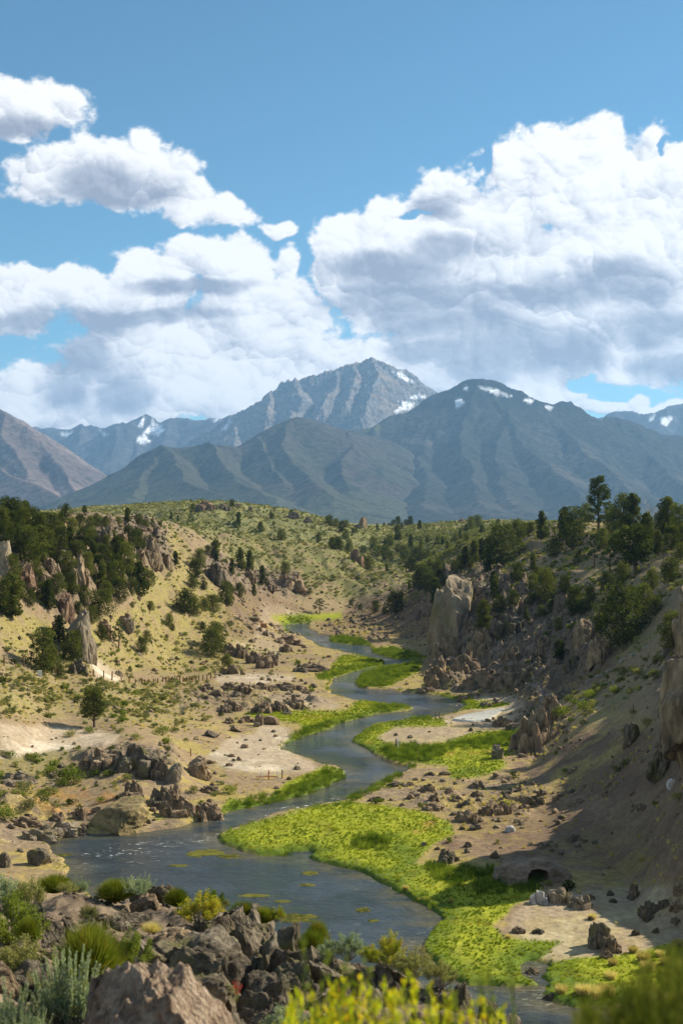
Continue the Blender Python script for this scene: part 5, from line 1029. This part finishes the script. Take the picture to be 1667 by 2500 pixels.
for poly, y0, y1, s in [([(560,1987),(600,1950),(700,1930),(790,1885),(842,1884),(838,1908),(745,1946),(665,1965),(585,1982),(535,1990)], 130, 190, 1), ([(925,1836),(955,1818),(1090,1824),(1085,1842),(1005,1874),(960,1866)], 140, 190, 1),
  ([(1090,1818),(1180,1800),(1272,1790),(1272,1804),(1180,1832),(1100,1832)], 150, 220, .8), ([(870,1662),(890,1644),(930,1634),(1010,1622),(1020,1632),(960,1660),(930,1684),(876,1682)], 240, 330, 1), ([(995,1757),(1000,1750),(1048,1748),(1048,1758)], 190, 230, 1),
  ([(860,2060),(870,2045),(910,2040),(950,2050),(940,2072),(880,2076)], 110, 150, .9), ([(1040,2110),(1190,2120),(1330,2150),(1300,2185),(1180,2190),(1060,2150)], 95, 125, .9), ([(690,2100),(700,2085),(725,2086),(730,2096)], 110, 130, 1),
  ([(690,1832),(725,1808),(800,1780),(900,1752),(900,1744),(790,1768),(710,1796),(682,1822)], 170, 240, .6), ([(1010,2195),(1030,2180),(1080,2230),(1076,2250)], 95, 120, .6), ([(980,1890),(940,1890),(850,1945),(836,1965),(770,1975),(840,1970),(960,1915)], 130, 180, .6),
  ([(697,1540),(720,1530),(690,1508),(735,1505),(760,1515),(752,1524),(720,1528)], 340, 440, .6), ([(800,1562),(830,1553),(885,1562),(900,1575),(833,1572)], 320, 400, 1), ([(905,1590),(960,1582),(1000,1600),(1030,1608),(960,1610)], 280, 360, .9), ([(780,1660),(860,1640),(935,1618),(900,1612),(850,1630),(770,1650)], 240, 330, .5), ([(910,1738),(1006,1728),(960,1722),(900,1730)], 190, 240, .7)]:
    REEDS = np.maximum(REEDS, s * region(poly, 5, y0, y1, .3))
x, y, z, r, ji = sample(REEDS * sst(-.4, .1, SD) * 4.5, 9, 22000)
scatter('reeds', x, y, np.maximum(z, -.1) - .03, .32 + .48 * r.random(len(x)) ** 1.4, REED_P, seed=10, tilt=.06)
# loose stones
STONE_P = [rmesh('boulder', R_BROWN, 0), rmesh('boulder', R_PALE, 1), rmesh('crag', R_BROWN, 1)]
small = []
for k_ in range(4):
    me_ = make_rock('boulder', 60 + k_, 2); me_.materials.append([R_BROWN, R_PALE, R_BROWN, R_DARK][k_]); small.append(me_)
denst = (GY > 72) * (GY < 480) * sst(.5, 2, SD) * (1 - MEADOW) * (.14 + 1.2 * ROCK + .9 * SCREE + .2 * BARE + .22 * GRASSY) * sst(-.3, .5, fbm(GX / 5, GY / 5, 3, 85) + .3 * ROCK)
x, y, z, r, ji = sample(denst, 11, 60000)
scatter('loose_stones', x, y, z - .02, .07 + .42 * r.random(len(x)) ** 3.2 * (1 + .6 * sst(200, 320, y)), small, seed=12, tilt=.4)
densn = (GY > 4) * (GY < 40) * 22 * sst(-.4, .4, fbm(GX / 1.2, GY / 1.2, 3, 86))
rub = []
for k_ in range(4):
    me_ = make_rock('lava', 80 + k_, 4); me_.materials.append([R_DARK, R_BROWN, R_DARK, R_TAN][k_]); rub.append(me_)
xr, yr, zr, rr_, _ = sample((GY > 7) * (GY < 32) * 2.6 * sst(-.5, .3, fbm(GX / 2.5, GY / 2.5, 3, 88)), 15, 1500)
scatter('foreground_rubble', xr, yr, zr - .01, .05 + .26 * rr_.random(len(xr)) ** 2.2, rub, seed=16, tilt=.3)
x, y, z, r, ji = sample(densn, 13, 9000)
scatter('foreground_gravel', x, y, z, .012 + .07 * r.random(len(x)) ** 4, small[:3], seed=14, tilt=.5)
# straw-coloured cushions of grass near the brook, each a thing
st = [leafy('straw_tuft', L_STRAW, rg, 520, .012, 'tuft') for _ in range(3)]
def plant(px, py, hp, wide, me, name, label, cat, group, y0=3, y1=400, Y=None):
    x, y, z = spot(px, py, y0, y1); h = hp / F * y
    return tag(link(name, me, None, (x, y, z - .03 * h), (0, 0, rt.uniform(0, 6.28)), (h * wide, h * wide, h)), label, cat, group)
for i, (px, py, hp) in enumerate([(1240,2290,8),(1445,2245,12),(1545,2325,14),(1570,2345,20),(1580,2370,22),(1610,2335,14),(1625,2355,18),(1650,2362,18),(1495,2355,14),(1370,2425,18),(1420,2428,22),(1450,2436,26),(1480,2428,24),(1655,2310,16),(1490,2390,16),(1100,2205,8),(990,2172,10)]):
    plant(px, py, hp * 1.3, 1.5, st[i % 3], 'grass_cushion', f'straw-yellow grass cushion, {ORD[i]} of 17 on the near meadow edge', 'grass tuft', 'straw-yellow grass cushions', 60, 140)
gs = [leafy('shrub_foliage', L_GREEN, rg, 700, .055, 'mound') for _ in range(2)] + [leafy('shrub_foliage', L_SAGE, rg, 700, .055, 'mound') for _ in range(2)]
_sh = [(28,1850,20,0),(88,1858,26,0),(40,1900,16,2),(120,1890,26,0),(175,1905,44,0),(205,1880,16,2),(62,1936,34,2),(108,1950,26,0),(70,1975,28,2),(8,2000,44,0),(170,1800,22,2),(218,1790,20,0),(330,1805,18,0),(400,1790,22,0),(18,1720,20,2),(262,1895,16,0),(310,1908,22,2),(155,1920,22,0),(560,1938,26,0),(120,1735,14,2),(350,1735,14,2),(250,1960,18,0),(95,1715,18,2),(300,1760,16,0),(475,1935,20,2),(10,1845,18,2)]
for i, (px, py, hp, k) in enumerate(sorted(_sh)):
    plant(px, py, hp, 1.1, gs[(k + i) % 2 + (k // 2) * 2], 'shrub', f"{'green' if k == 0 else 'grey-green'} shrub, {ordinal(i, 26)} of 26 on the left bank", 'shrub', 'shrubs on the left bank', 90, 230)
_sh = [(1545,1745,14,2),(1370,1750,30,0),(1430,1735,28,0),(1440,1705,26,0),(1500,1695,26,0),(1560,1650,24,2),(1520,1650,26,2),(1600,1655,24,2),(1630,1700,18,0),(1580,1770,20,2),(1505,1885,20,2),(1380,1885,12,0),(1660,1860,30,0),(1400,1720,20,0),(1520,1790,14,0),(1655,1955,24,2),(1450,1720,16,2),(1610,1620,20,2)]
for i, (px, py, hp, k) in enumerate(sorted(_sh)):
    plant(px, py, hp, 1.2, gs[(k + i) % 2 + (k // 2) * 2], 'shrub', f"{'green' if k == 0 else 'grey-green'} shrub, {ordinal(i, 18)} of 18 on the right slope", 'shrub', 'shrubs on the right slope', 90, 260)

# =============================================================================
# fence, posts, signs
# =============================================================================
def post_mesh(r=.07, h=1.0, m=POSTW, seg=8):
    b = MB().tube([(0, 0, -.25 * h), (0, 0, h * .97), (0, 0, h)], [r, r, r * .7], seg); n = len(b.v); b.f.append(tuple(range(n - seg, n))); return b.mesh('post', m)
pm_ = [post_mesh(.085, 1.0), post_mesh(.075, 1.0)]
fen = [(11,1638,20),(59,1651,22),(101,1655,21),(141,1661,20),(177,1670,24),(206,1661,14),(229,1664,14),(254,1668,16),(274,1664,20),(297,1665,12),(316,1664,11),(331,1664,10),(347,1669,13),(354,1664,9),(363,1663,9),(375,1663,9),(386,1663,9),(398,1662,12),(406,1662,13),(414,1663,12),(421,1661,12),(428,1663,14),(433,1661,12),(439,1661,12),(448,1661,12),(456,1660,12),(463,1660,13),(470,1659,13),(478,1658,13),(486,1657,13),(496,1656,13),(506,1656,12),(515,1656,13),(526,1657,19)]
x0, y0_, z0_ = spot(270, 1664, 140, 320); fe = bpy.data.objects.new('post_fence', None); COL.objects.link(fe); fe.location = (x0, y0_, z0_); tag(fe, 'long row of short brown wooden fence posts across the left slope', 'fence')
for i, (px, py, hp) in enumerate(fen):
    # posts follow one line on the terrace between its two ends
    t = (px - 11) / 515.0; Yp = 193 + (250 - 193) * t ** .9; Yp = 1 / ((1 - t) / 193 + t / 250); xp = (px - CX) / F * Yp; zp = float(ground_at(xp, Yp)); h = hp / F * Yp
    link('post', pm_[i % 2], fe, (xp - x0, Yp - y0_, zp - z0_), (rt.uniform(-.04, .04), rt.uniform(-.04, .04), 0), (1.25, 1.25, h * 1.1))
def single_post(px, py, hp, label, m=POSTW, r=.06, y0=60, y1=400, name='marker_post'):
    x, y, z = spot(px, py, y0, y1); h = hp / F * y; o = link(name, post_mesh(r, h, m), None, (x, y, z)); return tag(o, label, 'post', 'single posts')
single_post(466, 1848, 20, 'single dark post on the sandy slope above the square boulder')
single_post(611, 1674, 10, 'short post at the near edge of the trail head'); single_post(661, 1668, 11, 'short thin post on the right side of the trail head', r=.05); single_post(678, 1653, 9, 'tiny post behind the trail head gravel', r=.05)
single_post(1545, 1737, 17, 'lone post standing on the golden part of the right slope'); single_post(1581, 1606, 11, 'small post beside the pale beams on the right slope', r=.05)
single_post(689, 1900, 21, 'black post at the right end of the red barrier', BLACKP)
single_post(966, 1827, 23, 'dark post of the pair on the meadow island, left', BLACKP, .07); single_post(971, 1828, 24, 'pale post of the pair on the meadow island, right', WHITEP, .08)
# two posts with a bar by the island tuft
x, y, z = spot(1067, 1757, 150, 260); o = bpy.data.objects.new('post_gate', None); COL.objects.link(o); o.location = (x, y, z); tag(o, 'pair of dark posts joined by a bar beside the hot pool', 'gate')
for dx in (-.27, .27): link('post', post_mesh(.05, 1.05, BLACKP), o, (dx, 0, 0))
link('bar', MB().tube([(-.3, 0, .62), (.3, 0, .62)], .035).mesh('bar', BLACKP), o)
# red and white barrier on the sandy point
x, y, z = spot(655, 1903, 120, 220); o = bpy.data.objects.new('barrier', None); COL.objects.link(o); o.location = (x, y, z); tag(o, 'red pipe barrier on white trestle legs on the sandy point', 'barrier')
link('rail', MB().tube([(-1.35, 0, .25), (1.0, 0, .30)], .045).mesh('rail', REDP), o); link('post', MB().tube([(.05, -.06, -.1), (.05, -.06, 1.0)], [.055, .05]).mesh('post', REDP), o)
link('crossbar', MB().tube([(-.08, -.06, .72), (.2, -.06, .72)], .04).mesh('crossbar', REDP), o)
for a, b_ in ((-.95, -.75), (-.6, -.75), (.75, .95), (1.15, .95)): link('leg', MB().tube([(a, 0, -.05), (b_, 0, .82)], .035).mesh('leg', WHITEP), o)
# kiosk board at the head of the trail
x, y, z = spot(644, 1541, 300, 480); o = bpy.data.objects.new('information_board', None); COL.objects.link(o); o.location = (x, y, z); tag(o, 'orange-brown wooden information board on two posts near the creek bend', 'sign')
for dx in (-.62, .62): link('post', MB().box((dx, 0, .85), (.16, .16, 1.9)).mesh('post', BOARD), o)
link('board', MB().box((0, -.03, 1.2), (1.5, .08, .85)).mesh('board', BOARD), o); link('roof', MB().box((0, 0, 1.85), (1.9, .7, .08), rx=.12).mesh('roof', BOARD), o)
x, y, z = spot(98, 1652, 150, 260); o = tag(link('sign_block', MB().box((0, 0, .38), (.62, .35, .86), rz=.2).mesh('sign_block', WHITEP), None, (x, y, z)), 'cream upright block behind the fence posts below the pale spire', 'block')
# floating weed
wm_ = leaf_mat('water_weed', (.05, .06, .015), (.15, .15, .035), (.20, .14, .04), scale=1.2, trans=.1)
def weed(px, py, w, h, label):
    x, y = on_level(px, py, .02); rx = w / F * y / 2; y2 = on_level(px, py + h / 2)[1]; y3 = on_level(px, py - h / 2)[1]; ry = (y3 - y2) / 2; rng = np.random.default_rng(int(px)); nu, nv = 40, 24
    A, B = np.meshgrid(np.linspace(-1.2, 1.2, nu), np.linspace(-1.2, 1.2, nv)); d = np.hypot(A, B) + .55 * fbm(A * 1.3 + px, B * 2.2 + py, 4, 3)
    zz = np.where(d < .85, .016 + .03 * fbm(A * 5, B * 5, 2, 5) + .02 * (.85 - d), -.03); cc = np.stack([A * rx, B * ry, zz], -1); keep = np.minimum.reduce([d[:-1, :-1], d[1:, :-1], d[:-1, 1:], d[1:, 1:]]) < .85
    if not keep.any(): return
    tag(link('floating_weed', grid_mesh('floating_weed', cc, nu, nv, keep, [wm_]), None, (x, y, 0)), label, 'water weed', 'mats of weed on the creek')
for px, py, w, h, lb in [(500,2082,110,22,'long yellowish weed mat in midstream left of the green point'),(435,2113,56,8,'narrow weed streak left of the long weed mat'),(757,2131,46,14,'round brown weed mat in the pool before the green point'),(750,2160,44,9,'thin weed streak below the round weed mat'),(725,2240,120,30,'large green weed mat against the near bank'),(886,2221,42,14,'small brown weed patch in the near pool'),(911,2247,32,9,'slim yellow weed streak below the small brown patch'),(690,2200,50,8,'thin green weed streak before the near shrubs'),(560,2090,70,12,'pale weed streak right of the long weed mat'),(155,2088,46,8,'weed streak at the left end of the pool'),(620,2186,90,10,'dark green weed streak close to the near ledge')]: weed(px, py, w, h, lb)
# steam above the hot spring
smk, (N, L, M, VM, SS, MIX, NOISE), out = material('steam'); pv = N('ShaderNodeVolumePrincipled'); pv.inputs['Color'].default_value = (.97, .97, .97, 1); pv.inputs['Density'].default_value = .12; L(pv.outputs[0], out.inputs['Volume'])
x, y, z = spot(1325, 1715, 180, 260); bm = bmesh.new()
for (dx, dy, dz, r) in ((0, 0, .6, .8), (-.4, .2, 1.5, .65), (-1.1, .3, 2.4, .6), (-1.3, .4, 3.4, .45), (-1.0, .3, 4.4, .3), (.9, .2, 1.0, .6)):
    bmesh.ops.create_icosphere(bm, subdivisions=3, radius=r, matrix=Matrix.Translation((dx, dy, dz)))
for v in bm.verts: v.co += mn.noise_vector(v.co * 1.6) * .3
me = bpy.data.meshes.new('steam'); bm.to_mesh(me); bm.free(); me.materials.append(smk); md = link('steam', me, None, (x, y, z)); rm = md.modifiers.new('r', 'REMESH'); rm.mode = 'VOXEL'; rm.voxel_size = .12; tag(md, 'thin wisp of steam rising from the hot spring by the right slope', 'steam'); md['kind'] = 'thing'

# =============================================================================
# foreground
# =============================================================================
def near_rock(px, pyt, pyb, w, Y, kind, i, mat, label, rz=0, depth=.8):
    """rock whose top shows at pyt, standing at distance Y; pyb is where its foot would show"""
    x, _, zt = wp(px, pyt, Y); zb_ = wp(px, pyb, Y)[2]; hw = w / F * Y / 2 * (1.35 if kind == 'lava' else 1)
    return tag(link('foreground_rock', rmesh(kind, mat, i), None, (x, Y, zb_), (0, 0, rz), (hw, hw * depth, zt - zb_)), label, 'rock', 'foreground rocks')
for i, (px, a, b, w, Y, k, mi, lb) in enumerate(NR): near_rock(px, a, b, w, Y, k, mi, R_DARK if k == 'lava' else R_BROWN, lb, rz=i * 1.7)
def tan_rock():
    bm = bmesh.new(); bmesh.ops.create_icosphere(bm, subdivisions=7, radius=1); off = Vector((5.2, 1.7, 9.1))
    pl = [(Vector((.62, -.25, .74)).normalized(), .50), (Vector((-.55, -.35, .75)).normalized(), .60), (Vector((-.1, -.85, .5)).normalized(), .62), (Vector((.05, -.1, 1)).normalized(), .66), (Vector((.9, .1, .3)).normalized(), .72), (Vector((-.92, 0, .35)).normalized(), .80), (Vector((.2, .8, .5)).normalized(), .6)]
    for v in bm.verts:
        p = v.co.copy()
        for d, k in pl:
            s_ = p.dot(d)
            if s_ > k: p -= d * (s_ - k) * .9
        q = Vector((p.x * 1.3 + p.z * .9, p.y * 1.2, p.z * 1.2 - p.x * .3)) + off; d1_ = mn.voronoi(q * 3.2)[0]; d2_ = mn.voronoi(q * 8.5)[0]
        p *= 1 + .12 * mn.fractal(q, .7, 2.1, 7) + .11 * min(.6, d1_[1] - d1_[0]) + .07 * min(.5, d2_[0]) + .02 * mn.fractal(q * 16, .6, 2, 3)
        v.co = p
    me = bpy.data.meshes.new('tan_rock'); bm.to_mesh(me); bm.free(); me.materials.append(R_TAN); me.polygons.foreach_set('use_smooth', [True] * len(me.polygons)); me.update()
    Y = 9.0; x, _, zt = wp(425, 2322, Y); o = link('foreground_rock', me, None, (x - .02, Y, zt - .98), (0, 0, .15), (.72, .62, 1.15)); tag(o, 'large tan pitted volcanic rock at the bottom of the picture', 'rock', 'foreground rocks')
tan_rock()
def spire_sage(seed, spikes=85, leaves=90):
    """sagebrush with upright flowering spikes: (stems, foliage, spikes), unit height"""
    rng = np.random.default_rng(seed); S = MB(); P_, A_, B_ = [], [], []
    for k in range(spikes):
        a = rng.random() * 6.28; R = .34 * rng.random() ** .6; h = (.58 + .42 * rng.random()) * (1 - .35 * (R / .34) ** 2); bx_, by_ = R * math.cos(a), R * math.sin(a); tx, ty = bx_ * 1.45, by_ * 1.45
        S.tube([(bx_ * .25, by_ * .25, 0), (bx_, by_, h * .45), (tx, ty, h)], [.006, .004, .0015], 3)
        t = .38 + .62 * rng.random(leaves); c = np.stack([bx_ + (tx - bx_) * (t - .45) / .55, by_ + (ty - by_) * (t - .45) / .55, h * t], 1); d = rdir(rng, leaves) * np.array([1, 1, .3]); w = .016 * (1.25 - t)[:, None] + .004
        P_.append(c + d * w); ax = d * .5 + np.array([0, 0, 1.0]); ax /= np.linalg.norm(ax, axis=1, keepdims=True); A_.append(ax * .019); B_.append(perp(ax, rng) * .009)
    fo = quads(np.concatenate(P_), np.concatenate(A_), np.concatenate(B_), 'spike', L_SAGE2)
    c = rdir(rng, 30) * np.array([.34, .34, .18]) * rng.random((30, 1)) ** .4 + np.array([0, 0, .30]); p, a, b = blob_leaves(rng, c, np.full(30, .13), 5200, .019, up=.8); 
    return S.mesh('stem', GREYW), quads(p, a, b, 'foliage', L_SAGE2), fo
def broom(seed, m, n=3000, width=.012, name='foliage'):
    return leafy(name, m, np.random.default_rng(seed), n, width, 'reed2')
def leaf_shrub(seed, m, n=5200, size=.027):
    rng = np.random.default_rng(seed); S = MB(); tips = []
    for k in range(46):
        a = rng.random() * 6.28; R = .5 * rng.random() ** .5; h = (.55 + .45 * rng.random()) * (1 - .5 * (R / .5) ** 2); t = (R * math.cos(a), R * math.sin(a), h); S.tube([(t[0] * .15, t[1] * .15, 0), (t[0] * .7, t[1] * .7, h * .5), t], [.010, .006, .002], 3); tips.append(t)
    tips = np.array(tips); k = rng.integers(0, len(tips), n); q = .55 + .48 * rng.random(n) ** .7; base = tips[k] * np.stack([.2 + .8 * q, .2 + .8 * q, q], 1); p = base + rng.normal(size=(n, 3)) * .032
    a = rdir(rng, n) * .8 + np.array([0, 0, .9]); a /= np.linalg.norm(a, axis=1, keepdims=True); return S.mesh('stem', GREYW), quads(p, a * size, perp(a, rng) * size * .34, 'foliage', m)
def fg(px, py_top, py_foot, wide, Y, parts, label, name='shrub', cat='shrub', group='foreground shrubs'):
    x, _, zt = wp(px, py_top, Y); zb_ = wp(px, py_foot, Y)[2]; h = zt - zb_; o = bpy.data.objects.new(name, None); COL.objects.link(o); o.location = (x, Y, zb_); o.rotation_euler = (0, 0, rt.uniform(0, 6.28)); w = wide / F * Y
    o.scale = (w, w, h); tag(o, label, cat, group)
    for nm, me in parts: link(nm, me, o)
    return o
ss1, ss2 = spire_sage(3), spire_sage(4, 34, 70)
def sp(s): return [('stem', s[0]), ('foliage', s[1]), ('spike', s[2])]
fg(172, 2292, 2540, 215, 10.2, sp(ss1), 'pale grey-green sagebrush with tall upright flower spikes left of the tan rock', 'sagebrush')
fg(22, 2372, 2560, 190, 10, sp(ss2), 'pale sagebrush spikes cut by the bottom left corner', 'sagebrush')
fg(75, 2430, 2560, 120, 9.8, sp(ss2), 'short sagebrush between the two spiky ones at bottom left', 'sagebrush')
fg(335, 2125, 2182, 105, 28, sp(ss2), 'small spiky sagebrush rising behind the round green broom on the rim', 'sagebrush'); fg(198, 2130, 2180, 50, 28, sp(ss2), 'tiny spiky sagebrush on the rim by the upright dark rock', 'sagebrush')
LB = {k: leaf_shrub(40 + i, m) for i, (k, m) in enumerate((('sage', L_SAGE2), ('green', L_GREEN), ('yel', L_YB), ('dry', L_SAGE)))}
def lb(k): return [('stem', LB[k][0]), ('foliage', LB[k][1])]
BR = [leafy('foliage', L_BROOM, np.random.default_rng(70 + i), 6500, .0048, 'spray') for i in range(2)]
fg(220, 2232, 2395, 165, 16, [('foliage', BR[0])], 'big dark green broom mound behind the spiky sagebrush', 'broom_shrub'); fg(330, 2255, 2370, 90, 17, lb('green'), 'leafy green shrub touching the big broom mound', 'shrub')
fg(283, 2136, 2196, 92, 28, [('foliage', BR[1])], 'round bright green broom on the rim in front of the pool', 'broom_shrub'); fg(135, 2128, 2176, 90, 28.5, [('foliage', BR[0])], 'green broom on the rim at the left', 'broom_shrub'); fg(165, 2150, 2185, 60, 27, lb('dry'), 'dull shrub right of the left rim broom')
fg(30, 2165, 2330, 170, 21, lb('green'), 'tall yellow-green shrub cut by the left edge'); fg(15, 2130, 2240, 110, 25, lb('sage'), 'pale shrub rising above the left edge shrub'); fg(75, 2135, 2230, 90, 25, lb('dry'), 'wispy brown-grey shrub next to the left edge shrub'); fg(70, 2230, 2290, 50, 20, [('foliage', BR[1])], 'dark green tuft right of the left edge shrub', 'broom_shrub')
fg(55, 2280, 2400, 150, 16, lb('dry'), 'dry brown shrub below the left edge shrub'); fg(490, 2168, 2262, 120, 25, lb('yel'), 'yellow and green leafy shrub on the rim before the weed'); fg(432, 2160, 2210, 60, 27, [('foliage', BR[0])], 'upright green broom left of the yellow rim shrub', 'broom_shrub'); fg(520, 2162, 2215, 60, 26, lb('green'), 'dark leafy green shrub on top of the yellow rim shrub'); fg(545, 2190, 2220, 40, 26, lb('dry'), 'small pale dry shrub on the rim right of the yellow one')
fg(595, 2192, 2250, 80, 24.5, [('foliage', BR[1])], 'olive broom on the crest of the dark rock wall', 'broom_shrub'); fg(645, 2208, 2250, 60, 23.5, [('foliage', BR[0])], 'low olive broom right along the rock wall crest', 'broom_shrub'); fg(675, 2210, 2250, 50, 23.5, lb('yel'), 'little yellow shrub at the right end of the olive brooms')
fg(775, 2232, 2320, 60, 21, [('foliage', BR[1])], 'dark green broom standing out against the pool', 'broom_shrub'); fg(765, 2262, 2325, 80, 20.5, [('foliage', BR[0])], 'wide low broom under the broom against the pool', 'broom_shrub'); fg(805, 2290, 2345, 70, 19.5, lb('sage'), 'pale leafy willow shrub left on the lower rim'); fg(850, 2268, 2345, 85, 19.5, lb('sage'), 'tallest pale leafy shrub on the lower rim'); fg(905, 2300, 2350, 60, 18.5, lb('yel'), 'thin yellow twiggy shrub on the lower rim')
fg(950, 2272, 2370, 100, 18, lb('yel'), 'open twiggy yellow shrub against the pool edge'); fg(1010, 2310, 2390, 130, 17.5, lb('dry'), 'wide brown-green shrub before the meadow corner'); fg(1075, 2340, 2410, 90, 17, lb('dry'), 'dry shrub over the corner of the stream'); fg(700, 2450, 2540, 130, 12.5, lb('sage'), 'grey rounded shrub behind the yellow bush'); fg(825, 2395, 2470, 60, 10, lb('yel'), 'small orange-tipped shrub standing above the yellow bush'); fg(215, 2205, 2250, 60, 25.5, lb('dry'), 'dry tuft behind the upright dark rock')
fg(370, 2245, 2275, 60, 23, [('foliage', leafy('foliage', L_STRAW, rg, 1600, .005, 'spray'))], 'straw grass tuft on the sandy patch of the ledge', 'grass_tuft', 'grass tuft'); fg(130, 2390, 2440, 60, 14, lb('yel'), 'small orange-yellow shrub under the left brush'); fg(800, 2440, 2560, 120, 11, lb('yel'), 'yellow-brown shrub low behind the bright yellow bush')
# red flowers
def red_flower():
    rng = np.random.default_rng(8); S = MB(); p = []
    for k in range(9):
        a = rng.random() * 6.28; t = (math.cos(a) * .32, math.sin(a) * .2, .6 + .4 * rng.random()); S.tube([(0, 0, 0), (t[0] * .4, t[1] * .4, t[2] * .55), t], [.008, .006, .003], 3)
        for j in range(16): q = .55 + .45 * rng.random(); p.append(np.array([t[0] * (.4 + .6 * (q - .55) / .45), t[1] * (.4 + .6 * (q - .55) / .45), t[2] * q]) + rng.normal(size=3) * .018)
    p = np.array(p); a = rdir(rng, len(p)); return [('stem', S.mesh('stem', L_GREEN)), ('blossom', quads(p, a * .030, perp(a, rng) * .018, 'blossom', L_REDF))]
rf = red_flower(); fg(580, 2385, 2450, 60, 12.5, rf, 'red flower spikes in the hollow right of the tan rock', 'wildflower', 'flower', 'red wildflowers')
# out-of-focus yellow bush close to the lens
def near_bush(name, label, px0, px1, Y, m, seed, n, tops, leafw, leafl, dens=34):
    rng = np.random.default_rng(seed); S = MB(); P_, A_, B_ = [], [], []; ox, _, oz = wp((px0 + px1) / 2, 2600, Y)
    for k in range(n):
        f = (k + rng.random()) / n; px = px0 + (px1 - px0) * f; yy = Y + rng.uniform(-.35, .45); top = np.interp(px, [t[0] for t in tops], [t[1] for t in tops]) + rng.random() ** 1.5 * 130
        tx, _, tz = wp(px + rng.normal() * 12, top, yy); bx_, _, bz = wp(px + rng.normal() * 30, 2740, yy); tip = np.array([tx - ox, yy - Y, tz - oz]); bs_ = np.array([bx_ - ox, yy - Y, bz - oz])
        S.tube([tuple(bs_), tuple((bs_ + tip) / 2 + rng.normal(size=3) * .01), tuple(tip)], [.0028, .002, .001], 4)
        t = 1 - rng.random(dens) ** 1.3 * .75; c = bs_ + (tip - bs_) * t[:, None]; d = rdir(rng, dens) * np.array([1, 1, .2]); ax = d * .55 + np.array([0, 0, 1.]); ax /= np.linalg.norm(ax, axis=1, keepdims=True); l = leafl * (.6 + .6 * rng.random(dens))[:, None]
        P_.append(c + ax * l * .7 + d * .004); A_.append(ax * l); B_.append(perp(ax, rng) * leafw)
    o = bpy.data.objects.new(name, None); COL.objects.link(o); o.location = (ox, Y, oz); tag(o, label, 'shrub', 'blurred shrubs close to the lens')
    link('stem', S.mesh('stem', L_GREEN), o); link('foliage', quads(np.concatenate(P_), np.concatenate(A_), np.concatenate(B_), 'foliage', m), o)
near_bush('yellow_bush', 'bright yellow-green bush, out of focus, along the bottom edge right of centre', 670, 1240, 3.4, L_YEL, 5, 84, [(670,2470),(740,2410),(800,2430),(850,2370),(930,2400),(1000,2360),(1060,2420),(1130,2430),(1240,2450)], .0034, .011)
near_bush('tall_sprigs', 'few tall blurred green sprigs rising above the yellow bush', 720, 1270, 2.9, L_GREEN, 6, 13, [(720,2250),(800,2330),(860,2260),(930,2320),(1000,2300),(1090,2280),(1180,2340),(1270,2360)], .0030, .010, 30)
near_bush('green_bush', 'dark green grassy bush, out of focus, in the bottom right corner', 1400, 1800, 2.7, L_DARKG, 7, 170, [(1400,2490),(1480,2430),(1560,2380),(1620,2330),(1700,2310),(1800,2300)], .0022, .022, 26)
print('script', time.time() - T_START)
